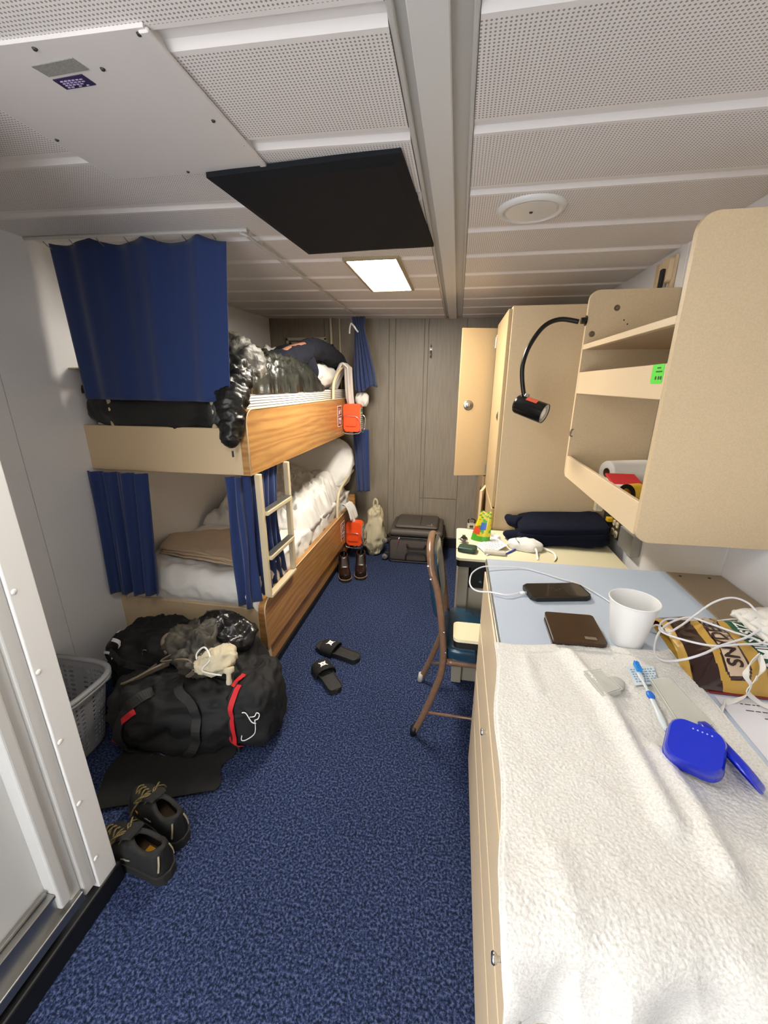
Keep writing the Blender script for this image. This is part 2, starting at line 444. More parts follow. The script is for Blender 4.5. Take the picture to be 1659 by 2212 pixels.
bm = bm_(); box(bm, (-.135, -1.3, ZC+.012), (.002, YF, ZC+.03)); tb = struct(finish('trim_1', bm, METAL)); tb.name = 'trim_1'
for x0, x1, z0, m in ((-.104, -.042, ZC-.004, WHITEM), (-.134, -.123, ZC+.002, METAL), (-.008, .001, ZC+.001, METAL)):
    bm = bm_(); box(bm, (x0, -1.3, z0), (x1, YF-.001, ZC+.013), .002, 1); finish('beam_strip', bm, m, tb)
# smooth access sheet
SHEETM = mat('ceiling_sheet', '#d6d2d0', .45)
t = thing('access_panel', 'smooth grey sheet screwed over the perforated ceiling beside the bathroom wall', 'ceiling panel', (-.72, .95, ZC))
bm = bm_(); prism(bm, [(-.944, zc(-.944)-.006), (-.505, zc(-.505)-.006), (-.505, zc(-.505)+.012), (-.944, zc(-.944)+.012)], .732, 1.165, lambda u, v, w_: Vector((u, w_, v))); finish('sheet', bm, SHEETM, t)
bm = bm_(); box(bm, (-.518, .736, zc(-.51)-.009), (-.500, 1.16, zc(-.51)-.002), .002, 1); finish('edge_strip', bm, SHEETM, t)
bm = bm_()
for x, y in ((-.715, .745), (-.52, .742), (-.64, .80), (-.53, .96), (-.51, 1.05), (-.93, .98), (-.6, 1.155), (-.72, 1.15)): lathe(bm, [(0, -.003), (.003, -.0025), (.0045, 0)], 8, Matrix.Translation((x, y, zc(x)-.0062)))
o = finish('screws', bm, DGREY, t); o['kind'] = 'stuff'
bm = bm_(); prism(bm, [(-.76, .777), (-.67, .770), (-.664, .797), (-.753, .803)], -.0075, -.0055, lambda u, v, w_: Vector((u, v, zc(u)+w_))); tag(finish('sticker', bm, mat('grey_sticker', '#8b8a86', .5, var=.15, vscale=300)), 'plain grey sticker on the smooth ceiling sheet', 'sticker')
st = thing('sticker', 'dark purple sticker with small print on the smooth ceiling sheet', 'sticker', (-.72, .82, ZC-.011))
bm = bm_(); prism(bm, [(-.754, .811), (-.688, .806), (-.684, .832), (-.751, .836)], -.0075, -.0055, lambda u, v, w_: Vector((u, v, zc(u)+w_))); finish('backing', bm, mat('purple_sticker', '#2b2149', .5), st)
bm = bm_()
for i in range(4):
    for k in range(6):
        if random.random() < .85: box(bm, (-.742+.008*k, .814+.005*i, zc(-.72)-.0088), (-.7365+.008*k, .8157+.005*i, zc(-.72)-.0073))
finish('print', bm, mat('purple_print', '#a99cc0', .6), st)
# black ceiling board
c4 = [(-.673, 1.155), (-.16, 1.119), (-.124, 1.798), (-.636, 1.814)]
cc = Vector((-.4, 1.47, 0))
t = thing('ceiling_board', 'matte black square board fixed to the ceiling before the light', 'board', (-.4, 1.47, ZC))
bm = bm_()
def ring(sc, z): return [bm.verts.new(((Vector((a, b, 0))-cc)*sc+cc)+Vector((0, 0, z))) for a, b in c4]
r0 = ring(1, ZC+.004); r1 = ring(1, ZC-.008); r2 = ring(.90, ZC-.016)
for A, B in ((r0, r1), (r1, r2)):
    for k in range(4): bm.faces.new((A[k], A[(k+1) % 4], B[(k+1) % 4], B[k]))
bm.faces.new(r2); bm.faces.new(r0)
finish('board_face', bm, mat('black_board', '#12161b', .8, bump=.3, bscale=500, spec=.25), t)
# ceiling light fixtures
EMIT = mat('lamp_diffuser', '#fff6e6', .5, emit=LIGHT_FAR)
EMIT2 = mat('lamp_diffuser_near', '#fffaf2', .5, emit=LIGHT_NEAR)
for (x0, x1, y0, y1, em, lb) in ((-.512, -.295, 1.947, 2.552, EMIT, 'lit rectangular ceiling light between the black board and far wall'),
                                 (-.72, -.36, -.02, .57, EMIT2, 'lit rectangular ceiling light over the doorway end of the cabin')):
    t = thing('ceiling_light', lb, 'light', ((x0+x1)/2, (y0+y1)/2, ZC))
    bm = bm_(); f_ = .016
    for lo, hi in (((x0-f_, y0-f_), (x1+f_, y0)), ((x0-f_, y1), (x1+f_, y1+f_)), ((x0-f_, y0), (x0, y1)), ((x1, y0), (x1+f_, y1))):
        box(bm, (lo[0], lo[1], ZC-.006), (hi[0], hi[1], ZC+.02), .002, 1)
    finish('light_frame', bm, mat('lamp_frame', '#a89a7c', .4, metal=.3), t)
    bm = bm_(); box(bm, (x0, y0, ZC-(.003 if y0 > 1 else .014)), (x1, y1, ZC+.01)); finish('diffuser', bm, em, t)
# round vent
t = thing('ceiling_vent', 'round white air vent disc in the ceiling above the wardrobe side', 'vent', (.19, 1.51, ZC))
MV = frame((.19, 1.512, ZC), (1, 0, 0), (0, 0, -1))
bm = bm_(); lathe(bm, [(.078, .004), (.084, .012), (.094, .012), (.102, .004), (.103, -.002)], 48, MV); finish('vent_ring', bm, WHITEM, t, smooth=True)
bm = bm_(); lathe(bm, [(0, .010), (.074, .010), (.079, .006), (.079, 0)], 48, MV); finish('vent_disc', bm, WHITEM, t)
bm = bm_(); lathe(bm, [(0, .014), (.004, .013), (.006, .0101)], 10, MV); finish('screw', bm, DGREY, t)
# ================================================================== BUNKS
XB = -.90
def ident(u, v, w_): return Vector((u, v, w_))
def board(name, y0, y1, z0, z1, r, parent):
    bm = bm_()
    pts = rrect(y0, z0, y1, z1, r, 6, (1, 1, 0, 0))
    prism(bm, pts, XB-.035, XB, lambda u, v, w_: Vector((w_, u, v)))
    return finish(name, bm, WOOD, parent)
def edge_line(name, y0, y1, z0, z1, r, parent):
    bm = bm_(); pts = rrect(y0, z0, y1, z1, r, 6, (1, 1, 0, 0))
    tube(bm, [(XB+.0005, a, b) for a, b in pts[1:-1]], .0028, 6); return finish(name, bm, TANL, parent, smooth=True)
# lower berth
lb = thing('lower_berth', 'lower bunk with oak laminate front board, beige base, crumpled white bedding', 'bunk bed', (-1.3, 2.5, 0))
bm = bm_(); box(bm, (-1.755, 1.65, .0), (XB-.036, 1.675, .412), .003, 1); finish('foot_panel', bm, TAN, lb)
bm = bm_(); box(bm, (XB-.036, 1.652, .0), (XB-.005, 1.70, .175), .003, 1); finish('corner_post', bm, TAN, lb)
board('front_board', 1.652, 3.36, .176, .452, .06, lb); edge_line('edge_trim', 1.652, 3.36, .176, .452, .06, lb)
bm = bm_(); box(bm, (XB-.05, 1.70, .045), (XB-.02, 3.60, .180), .002, 1); finish('kick_board', bm, WOOD, lb)
bm = bm_(); box(bm, (XB-.05, 1.71, 0), (XB-.012, 3.60, .044), .003, 1); finish('toe_kick', bm, BLACKB, lb)
bm = bm_(); box(bm, (-1.68, 3.50, 0), (XB+.01, 3.53, .52), .003, 1); finish('head_panel', bm, WOOD, lb)
bm = bm_(); box(bm, (-1.70, 1.675, .36), (XB-.037, 3.5, .40)); finish('deck', bm, TAN, lb)
def grab(name, pts, parent):
    bm = bm_(); tube(bm, catmull(pts, 8), .011, 12); return finish(name, bm, BARP, parent, smooth=True)
grab('grab_rail', [(XB-.018, 3.02, .40), (XB-.018, 3.035, .55), (XB-.015, 3.10, .66), (XB+.0, 3.25, .72), (XB+.01, 3.46, .765)], lb)
# mattress of lower berth
def soft_box(lo, hi, e, amp, sc, nu=90, nv=40, seed=0, rg=.6, fn=None, floor=None):
    c = (Vector(lo)+Vector(hi))/2; r = (Vector(hi)-Vector(lo))/2
    return Blob(c, tuple(r), e, 0, amp, sc, seed=seed, rg=rg, fn=fn, floor=floor)
def bedmesh(name, x0, x1, y0, y1, zb, zt, m, label, cat, nx=60, ny=110, amp=.01, rnd=.04, top=None, seed=0, group=None):
    """sheeted mattress: closed surface with a wrinkled top"""
    bm = bm_()
    W = x1-x0; Lh = y1-y0
    def fn(u, v):
        # u along y, v across profile: left side up, over the top, right side down
        s = v*(W+2*(zt-zb)); H = zt-zb
        if s < H: x, z, nx_ = x0, zb+s, Vector((-1, 0, 0))
        elif s < H+W: x, z, nx_ = x0+s-H, zt, Vector((0, 0, 1))
        else: x, z, nx_ = x1, zt-(s-H-W), Vector((1, 0, 0))
        y = y0+u*Lh
        dx = min(x-x0, x1-x); dz = zt-z
        if nx_.z and dx < rnd: z -= rnd*.35*(1-dx/rnd)**2
        de = min(y-y0, y1-y)
        if nx_.z and de < rnd: z -= rnd*.5*(1-de/rnd)**2
        p = Vector((x, y, z))
        if top and nx_.z: p.z += top(x, y)
        k = amp*(ridge((x*1.0+seed, y*.7, z), 8, 3)*.7+.5*fb((x, y+seed, z), 12))
        return p+nx_*(k-amp*.3)
    V = grid(bm, fn, ny, nx)
    # end caps
    for row, flip in ((V[0], 1), (V[-1], 0)):
        n = len(row); c = Vector((0, 0, 0))
        base = [bm.verts.new((row[0].co.x+(row[-1].co.x-row[0].co.x)*j/(n-1), row[j].co.y, zb)) for j in range(n)]
        K = 10; prev = row
        for k in range(1, K+1):
            cur = base if k == K else [bm.verts.new(row[j].co.lerp(base[j].co, k/K)+Vector((0, (-1 if flip else 1)*(.012*sin(pi*k/K)+amp*.8*ridge((row[j].co.x*1.5, k*.05, seed), 6, 2)*sin(pi*k/K)), 0))) for j in range(n)]
            for j in range(n-1):
                try: bm.faces.new((prev[j], prev[j+1], cur[j+1], cur[j]))
                except ValueError: pass
            prev = cur
    bmesh.ops.remove_doubles(bm, verts=bm.verts[:], dist=.00005)
    o = finish(name, bm, m, None, smooth=True)
    return tag(o, label, cat, group)
bedmesh('mattress', -1.685, -.942, 1.672, 3.49, .402, .575, SHEET, 'sheeted mattress lying on the lower bunk, wrinkled white fitted sheet', 'mattress', amp=.032, rnd=.05)
# crumpled comforter on the lower berth
def cf(u, v):
    x = -1.66+.72*u; y = 2.35+1.08*v
    edge = min(u, 1-u, v, 1-v)
    h = .19*min(1, (edge/.16))**.6*(.35+.75*min(1, v*1.4))*(1.1-.55*u)
    h += .075*ridge((x*1.2+.4*y, y*.9, 3.3), 7, 4)*min(1, edge/.08)+.026*ridge((x, y, .3), 20, 2)*min(1, edge/.05)
    xo = .03*fb((x, y, 5), 4)
    z = .578+max(0, h)
    if u > .93: z -= .04*(u-.93)/.07
    return Vector((min(x+xo, -.918), y, z))
bm = bm_(); grid(bm, cf, 90, 130); tag(solid(finish('comforter', bm, SHEET, smooth=True), .006, -1), 'crumpled white comforter heaped on the far half of the lower bunk', 'bedding')
def pillow(name, c, r, rot, tilt, label, seed=0, m=SHEET, group=None, amp=.045):
    b = Blob(c, r, (.45, .75), rot, amp, 13, tilt=tilt, seed=seed)
    bm = bm_(); b.mesh(bm, 56, 30); return tag(finish(name, bm, m, smooth=True), label, 'pillow', group)
pillow('pillow', (-1.20, 3.37, .83), (.33, .06, .24), R_(4), Matrix.Rotation(R_(-28), 3, 'X'), 'plump white pillow stood on edge against the head of the lower bunk', 3)
# beige folded blanket
b0, b1, b2, b3 = Vector((-1.60, 1.83, 0)), Vector((-1.69, 2.08, 0)), Vector((-1.08, 2.30, 0)), Vector((-1.02, 1.72, 0))
t = thing('blanket', 'folded beige blanket laid across the foot of the lower bunk', 'blanket', (-1.35, 1.98, .58))
bl = mat('beige_blanket', '#b9a184', .95, bump=.5, bscale=350, sheen=.2)
for k in range(3):
    def bf(u, v, k=k):
        a = b0.lerp(b3, u); b = b1.lerp(b2, u); p = a.lerp(b, v)
        p += Vector((.012*sin(9*u+2*k)*(1-v), .012*k*(1-2*v)+.014*fb((u*3, k*2.2, 0), 1.5), 0))
        z = .590+.011*k+.012*ridge((u*1.2+k*.2, v*.8, 1), 3, 3)+.010*sin(pi*u)
        if v < .06: z -= .006
        return Vector((p.x, p.y, z))
    bm = bm_(); grid(bm, bf, 60, 40); solid(finish('fold', bm, bl, t, smooth=True), .008, 0)
# upper berth
ub = thing('upper_berth', 'upper bunk with oak laminate front board and beige foot panel', 'bunk bed', (-1.3, 2.5, 1.1))
bm = bm_(); box(bm, (-1.755, 1.65, 1.102), (XB-.036, 1.675, 1.312), .003, 1); finish('foot_panel', bm, TAN, ub)
board('front_board', 1.652, 3.40, 1.102, 1.392, .06, ub); edge_line('edge_trim', 1.652, 3.40, 1.102, 1.392, .06, ub)
bm = bm_(); box(bm, (-1.68, 3.50, 1.09), (XB-.02, 3.53, 1.40), .003, 1); finish('head_panel', bm, TAN, ub)
bm = bm_(); box(bm, (-1.70, 1.675, 1.12), (XB-.037, 3.5, 1.15)); finish('deck', bm, TAN, ub)
for x in (-1.572, -1.057):
    bm = bm_(); tube(bm, [(x, 1.664, 1.30), (x, 1.664, 1.50)], .0125, 12); finish('rail_post', bm, BARP, ub, smooth=True)
bm = bm_(); tube(bm, [(-1.60, 1.664, 1.50), (-1.03, 1.664, 1.50)], .0125, 12); finish('rail_bar', bm, BARP, ub, smooth=True)
grab('grab_rail', [(XB-.018, 3.02, 1.33), (XB-.018, 3.025, 1.46), (XB-.015, 3.06, 1.53), (XB-.01, 3.2, 1.61), (XB-.005, 3.36, 1.63), (XB-.01, 3.44, 1.58), (XB-.018, 3.45, 1.45)], ub)
# striped mattress
ms = bpy.data.materials.new('ticking'); ms.use_nodes = True; nt = ms.node_tree; N = nt.nodes; L = nt.links
tc = N.new('ShaderNodeTexCoord'); sp = N.new('ShaderNodeSeparateXYZ'); L.new(tc.outputs['Object'], sp.inputs[0])
a = N.new('ShaderNodeMath'); a.operation = 'MULTIPLY'; a.inputs[1].default_value = 1/.0125; L.new(sp.outputs[2], a.inputs[0])
b = N.new('ShaderNodeMath'); b.operation = 'FRACT'; L.new(a.outputs[0], b.inputs[0])
c = N.new('ShaderNodeMath'); c.operation = 'GREATER_THAN'; c.inputs[1].default_value = .72; L.new(b.outputs[0], c.inputs[0])
mx = N.new('ShaderNodeMixRGB'); mx.inputs[1].default_value = lin('#d9d4c9'); mx.inputs[2].default_value = lin('#3a3540'); L.new(c.outputs[0], mx.inputs[0])
L.new(mx.outputs[0], N['Principled BSDF'].inputs['Base Color']); N['Principled BSDF'].inputs['Roughness'].default_value = .85
bedmesh('mattress', -1.685, -.940, 1.69, 3.49, 1.152, 1.462, ms, 'striped ticking mattress on the upper bunk', 'mattress', amp=.004, rnd=.02)
pillow('pillow', (-1.14, 3.08, 1.55), (.19, .28, .10), R_(4), None, 'white pillow at the front edge of the upper bunk under the dark sleeve', 5)
pillow('pillow', (-1.42, 3.10, 1.62), (.17, .27, .06), R_(-10), Matrix.Rotation(R_(-48), 3, 'Y'), 'grey white pillow propped against the wall on the upper bunk', 9)
# sleeping bag
bagm = mat('olive_nylon', '#151613', .34, bump=.5, bscale=90, bdist=.004, col2='#34352f', vscale=9)
sb = thing('sleeping_bag', 'shiny black green puffy sleeping bag over the sleeper on the upper bunk', 'sleeping bag', (-1.32, 2.2, 1.46))
def hprof(y):
    P = [(1.66, .03), (1.75, .11), (1.95, .155), (2.2, .17), (2.45, .185), (2.62, .18), (2.75, .14), (2.86, .05), (2.9, .0)]
    for (a, ha), (b, hb) in zip(P, P[1:]):
        if y <= b:
            t = (y-a)/(b-a); t = t*t*(3-2*t); return ha+(hb-ha)*t
    return 0
def sbf(u, v):
    y = 1.682+1.17*u+.06*(v-.5); th = pi*v
    xc, hw = -1.33, .385
    q = Vector((cos(th)*.38, y, v))
    rdg = ridge((q.x*1.3+.25*y, y*1.1+.15*v, 4.1+.25*sin(th)), 7.5, 4)
    x = xc-cos(th)*hw*1.0*(abs(cos(th))**-.25 if abs(cos(th)) > .05 else 1)
    x = max(-1.70, min(-.945, x)); h = hprof(y)
    z = 1.467+h*(sin(th)**.55 if th > 0 and th < pi else 0)*(1+.26*rdg)+.030*ridge((x+.3*y, y, .5+.30*sin(th)+.3*v), 14, 3)*sin(th)
    if v > .98 or v < .02: z = 1.455
    x += .012*rdg*(1 if v > .5 else 0)
    return Vector((x, y+.02*rdg*sin(th), z))
bm = bm_(); grid(bm, sbf, 220, 120)
finish('quilted_shell', bm, bagm, sb, smooth=True)
bm = bm_()
for x in (-1.66, -1.45, -1.25, -1.08): pass
bb_ = Blob((-1.33, 1.705, 1.385), (.375, .055, .10), (.4, .7), 0, .03, 9, seed=2); bb_.mesh(bm, 90, 26)
finish('foot_bulge', bm, mat('dark_nylon', '#131412', .4, bump=.4, bscale=90, bdist=.004), sb, smooth=True)
def lump(name, pts, rad, m, parent, seg=22, n=10, amp=.25, sc=12, flatx=1, label=None):
    bm = bm_(); P = catmull(pts, n); nn = len(P); rings = []; up = Vector((0, 1, 0))
    for i, p in enumerate(P):
        t_ = (P[min(i+1, nn-1)]-P[max(i-1, 0)]).normalized(); a = (up-t_*up.dot(t_)); a = a.normalized() if a.length > .1 else t_.orthogonal().normalized(); b = t_.cross(a)
        f = i/(nn-1)*(len(rad)-1); k = min(int(f), len(rad)-2); R = rad[k]+(rad[k+1]-rad[k])*(f-k)
        ring_ = []
        for s in range(seg):
            d = a*cos(2*pi*s/seg)+b*sin(2*pi*s/seg)*flatx; q = p+d*R
            ring_.append(bm.verts.new(q+d*R*amp*ridge(q, sc, 3)))
        rings.append(ring_)
    for A, B in zip(rings, rings[1:]):
        for s in range(seg): bm.faces.new((A[s], A[(s+1) % seg], B[(s+1) % seg], B[s]))
    bm.faces.new(rings[0][::-1]); bm.faces.new(rings[-1])
    return finish(name, bm, m, parent, smooth=True, label=label)
lump('hanging_fold', [(-1.06, 1.86, 1.56), (-1.02, 1.78, 1.54), (-.985, 1.70, 1.47), (-.955, 1.645, 1.41), (-.945, 1.615, 1.34), (-.955, 1.61, 1.28), (-.955, 1.612, 1.235)], [.05, .07, .07, .058, .042, .036, .034, .012], mat('dark_nylon', '#131412', .4, bump=.4, bscale=90, bdist=.004), sb, seg=36, n=16, amp=.5, sc=24)
lump('light_lining', [(-1.20, 1.90, 1.60), (-1.10, 1.93, 1.63), (-1.02, 1.93, 1.59), (-.975, 1.88, 1.52)], [.05, .085, .08, .04], mat('grey_lining', '#77756e', .5, bump=.6, bscale=60, bdist=.006, col2='#383732', vscale=14), sb, seg=40, n=16, amp=.38, sc=20)
bm = bm_(); box(bm, (-.952, 1.598, 1.195), (-.944, 1.604, 1.222), .001, 1); finish('zip_pull', bm, DGREY, sb)
# sleeping person
def skin_mesh(name, joints, edges, m, parent, sub=2, root=0):
    me = bpy.data.meshes.new(name); me.from_pydata([j[0] for j in joints], edges, []); me.materials.append(m)
    o = bpy.data.objects.new(name, me); COL.objects.link(o)
    s = o.modifiers.new('skin', 'SKIN'); s.use_smooth_shade = True
    dt = me.skin_vertices[0].data if me.skin_vertices else None
    for i, j in enumerate(joints):
        r = j[1] if isinstance(j[1], tuple) else (j[1], j[1]); dt[i].radius = r; dt[i].use_root = (i == root)
    q = o.modifiers.new('sub', 'SUBSURF'); q.levels = sub; q.render_levels = sub
    dg = bpy.context.evaluated_depsgraph_get(); ev = bpy.data.meshes.new_from_object(o.evaluated_get(dg))
    o.modifiers.clear(); o.data = ev; bpy.data.meshes.remove(me)
    for p in ev.polygons: p.use_smooth = True
    if parent:
        o.parent = parent
        if parent.get('_loc'): o.matrix_parent_inverse = Matrix.Translation(-Vector(parent['_loc']))
    return o
SKIN = mat('skin', '#a06e5a', .55, sss=.1)
def ensure_skin(me):
    pass
pe = thing('person', 'person asleep on the upper bunk, navy sleeve over the head, wrapped in the sleeping bag', 'person', (-1.3, 2.2, 1.47))
def make_skin(name, joints, edges, m, parent, sub=2, root=0):
    bm = bm_()
    layer = bm.verts.layers.skin.verify()
    vs = []
    for i, (p, r) in enumerate(joints):
        v = bm.verts.new(p); v[layer].radius = (r, r); v[layer].use_root = (i == root); vs.append(v)
    for a, b in edges: bm.edges.new((vs[a], vs[b]))
    me = bpy.data.meshes.new(name); bm.to_mesh(me); bm.free()
    o = bpy.data.objects.new(name, me); COL.objects.link(o)
    s = o.modifiers.new('skin', 'SKIN'); s.use_smooth_shade = True
    q = o.modifiers.new('sub', 'SUBSURF'); q.levels = sub; q.render_levels = sub
    dg = bpy.context.evaluated_depsgraph_get(); ev = bpy.data.meshes.new_from_object(o.evaluated_get(dg))
    o.modifiers.clear(); o.data = ev; bpy.data.meshes.remove(me)
    ev.materials.clear(); ev.materials.append(m)
    for p in ev.polygons: p.use_smooth = True
    o.parent = parent
    if parent.get('_loc'): o.matrix_parent_inverse = Matrix.Translation(-Vector(parent['_loc']))
    return o
J = [((-1.33, 2.02, 1.55), .085), ((-1.31, 2.16, 1.55), .08), ((-1.28, 2.32, 1.555), .09), ((-1.24, 2.44, 1.57), .07),   # pelvis..chest top
     ((-1.19, 2.52, 1.60), .042), ((-1.15, 2.585, 1.625), .060), ((-1.12, 2.665, 1.635), .078), ((-1.10, 2.72, 1.63), .06),   # neck, jaw, skull
     ((-1.14, 2.45, 1.62), .048), ((-1.06, 2.62, 1.70), .042), ((-1.01, 2.74, 1.735), .036), ((-.99, 2.92, 1.735), .030), ((-.985, 3.02, 1.725), .022), ((-.98, 3.07, 1.715), .026),  # near arm
     ((-1.36, 2.42, 1.53), .045), ((-1.42, 2.22, 1.52), .038), ((-1.30, 2.02, 1.53), .030), ((-1.26, 1.95, 1.53), .025),   # other arm
     ((-1.22, 1.90, 1.54), .07), ((-1.12, 1.80, 1.53), .06), ((-1.30, 1.76, 1.52), .045), ((-1.45, 1.74, 1.51), .03),
     ((-1.40, 1.92, 1.53), .07), ((-1.24, 1.78, 1.52), .05), ((-1.42, 1.74, 1.50), .04), ((-1.52, 1.73, 1.50), .028)]
Ed = [(0, 1), (1, 2), (2, 3), (3, 4), (4, 5), (5, 6), (6, 7), (3, 8), (8, 9), (9, 10), (10, 11), (11, 12), (12, 13), (3, 14), (14, 15), (15, 16), (16, 17), (0, 18), (18, 19), (19, 20), (20, 21), (0, 22), (22, 23), (23, 24), (24, 25)]
body = make_skin('body', J, Ed, SKIN, pe)
# face
MF = frame((-1.045, 2.655, 1.665), (0, 1, 0), (.8, -.1, .6))
bm = bm_()
Blob((0, 0, 0), (.012, .010, .016), (1, 1), 0, 0, 1).mesh(bm, 14, 10)
for v in bm.verts: v.co = MF @ v.co
finish('nose', bm, SKIN, pe, smooth=True)
for s in (-1, 1):
    bm = bm_(); tube(bm, catmull([MF @ Vector((.030, s*.030-.012, -.004)), MF @ Vector((.032, s*.030, .0)), MF @ Vector((.030, s*.030+.012, -.004))], 4), .0022, 6)
    finish('closed_eye', bm, mat('lash', '#2a1a14', .7), pe)
bm = bm_(); tube(bm, catmull([MF @ Vector((-.034, -.02, -.004)), MF @ Vector((-.036, 0, .002)), MF @ Vector((-.034, .02, -.004))], 4), .004, 8); finish('mouth', bm, mat('lips', '#a0604f', .5), pe, smooth=True)
bm = bm_(); Blob((-1.13, 2.72, 1.645), (.095, .085, .085), (1, 1), 0, .012, 30).mesh(bm, 40, 22); finish('hair', bm, mat('brown_hair', '#2a1d16', .7), pe, smooth=True)
fj = [((-.98, 3.07, 1.715), .022), ((-.98, 3.10, 1.70), .02)]
fe = [(0, 1)]
for k, (dx, ln) in enumerate(((-.028, .062), (-.010, .072), (.010, .068), (.027, .052))):
    b_ = len(fj); fj += [((-.98+dx*.6, 3.115, 1.708), .009), ((-.98+dx*.7, 3.125+ln*.5, 1.710), .008), ((-.98+dx*.7, 3.125+ln, 1.706), .007)]; fe += [(1, b_), (b_, b_+1), (b_+1, b_+2)]
b_ = len(fj); fj += [((-.958, 3.09, 1.712), .009), ((-.955, 3.12, 1.710), .008)]; fe += [(0, b_), (b_, b_+1)]
make_skin('hand', fj, fe, SKIN, pe, sub=1)
sw = mat('navy_fleece_garment', '#080c1c', .95, bump=.5, bscale=500)
lump('sweatshirt_sleeve', [(-1.20, 2.40, 1.60), (-1.09, 2.54, 1.63), (-1.03, 2.71, 1.69), (-1.01, 2.85, 1.735), (-.995, 3.0, 1.730), (-.985, 3.2, 1.705), (-.97, 3.36, 1.665), (-.965, 3.44, 1.60), (-.965, 3.465, 1.54)], [.068, .064, .058, .056, .06, .06, .055, .05, .02], sw, pe, seg=36, n=14, amp=.3, sc=18)
lump('hood', [(-1.26, 2.69, 1.63), (-1.17, 2.765, 1.67), (-1.07, 2.775, 1.67), (-.99, 2.77, 1.60), (-.965, 2.77, 1.54)], [.04, .075, .075, .045, .015], sw, pe, amp=.2, sc=14)
# white towel hanging over the rail of the upper berth
tw = mat('pinkish_towel', '#cfc6bf', .95, bump=.5, bscale=400)
def twf(u, v):
    path = [(-1.02, 1.44), (-.965, 1.56), (-.905, 1.655), (-.865, 1.62), (-.862, 1.52), (-.858, 1.40), (-.852, 1.345)]
    s = v*(len(path)-1); k = min(int(s), len(path)-2); f = s-k
    x = path[k][0]*(1-f)+path[k+1][0]*f; z = path[k][1]*(1-f)+path[k+1][1]*f
    wd = .24-.15*max(0, v-.35)
    y = 3.30+(u-.5)*wd+.01*sin(6*v)
    return Vector((x+.012*sin(u*17+3*v)+.008*sin(u*31), y, z+.006*sin(u*21)))
bm = bm_(); grid(bm, twf, 40, 50); tag(solid(finish('hand_towel', bm, tw, smooth=True), .006, 0), 'white towel draped over the grab rail at the head of the upper bunk', 'towel')
def twf2(u, v):
    x = -.90+.07*v; z = .52-.02*v-.13*v*v*v+.03*sin(4*u+2); y = 3.08+.22*u+.03*v
    return Vector((x+.012*sin(u*14), y, z+.012*ridge((u, v, 7), 3, 2)))
# corner of sheet hanging out on the lower berth
bm = bm_(); grid(bm, twf2, 20, 20); tag(solid(finish('sheet_corner', bm, SHEET, smooth=True), .005, 0), 'corner of white sheet hanging over the lower bunk front board above the orange case', 'bedding')

# ladder
ld = thing('ladder', 'cream two-rung ladder with metal treads between the bunks', 'ladder', (XB, 1.86, .45))
for y in (1.700, 2.024):
    bm = bm_(); box(bm, (XB-.006, y-.013, .470), (XB+.022, y+.013, 1.100), .003, 2); finish('rail', bm, BARP, ld)
for z in (.905, .672):
    bm = bm_(); box(bm, (XB-.008, 1.713, z-.012), (XB+.036, 2.011, z+.010), .004, 2); tr_ = finish('rung', bm, BARP, ld)
    bm = bm_(); box(bm, (XB-.004, 1.716, z+.0101), (XB+.032, 2.008, z+.013), .001, 1)
    for k in range(4): box(bm, (XB+.001+.008*k, 1.720, z+.013), (XB+.004+.008*k, 2.004, z+.0145))
    finish('tread', bm, STEEL, tr_)
bm = bm_(); box(bm, (XB-.010, 1.705, .452), (XB+.026, 2.03, .470), .004, 2); finish('foot_bar', bm, BARP, ld)

# curtains
t = thing('bunk_curtain', 'large flat navy curtain covering the foot of the upper bunk up to the ceiling', 'curtain', (-1.3, 1.6, 1.43), group=None)
def sc_(u): return -.022*abs(sin(pi*u*3.3+.4))**.7+.004
curtain('cloth', (-1.665, 1.605, 2.046), (-.885, 1.60, 2.024), (-1.632, 1.60, 1.432), (-.945, 1.612, 1.425), 3.2, .010, NAVY, t, scal=sc_, top_amp=1.2, seed=2)
bm = bm_()
bm.free()
for k in range(7):
    x = -1.64+.12*k; bm = bm_(); tube(bm, [(x, 1.60, 2.012), (x, 1.580, 2.020), (x, 1.566, 2.030)], .002, 6); finish('curtain_hook', bm, STEEL, t)
t = thing('curtain_rail', 'grey curtain rail under the ceiling across the foot of the bunks', 'curtain rail', (-1.2, 1.56, 2.02))
bm = bm_(); tube(bm, [(-1.72, 1.563, zc(-1.72)-.006), (-.775, 1.563, zc(-.775)-.006)], .007, 8); finish('track', bm, METAL, t)
t = thing('curtain_rail', 'long thin grey curtain rail running under the ceiling along the bunk front', 'curtain rail', (-.8, 2.4, 2.0))
bm = bm_(); tube(bm, catmull([(-.80, 1.56, ZC-.002), (-.785, 1.60, ZC-.004), (-.79, 1.75, ZC-.004), (-.83, 3.32, ZC+.0)], 6), .006, 8); finish('track', bm, METAL, t)
for k in range(5):
    bm = bm_(); y = 1.7+.38*k; box(bm, (-.80-.012*k, y-.008, ZC-.003), (-.784-.012*k, y+.008, ZC+.016), .001, 1); finish('bracket', bm, METAL, t)
t = thing('bunk_curtain', 'pleated navy curtain gathered at the wall end of the lower bunk foot', 'curtain', (-1.6, 1.61, .45))
curtain('cloth', (-1.748, 1.615, 1.10), (-1.40, 1.615, 1.098), (-1.742, 1.600, .462), (-1.43, 1.575, .482), 4.5, .020, NAVY, t, top_amp=.5, seed=1)
t = thing('bunk_curtain', 'pleated navy curtain gathered behind the ladder of the lower bunk', 'curtain', (-.93, 1.85, .47))
def gth(p, u, v):
    return p
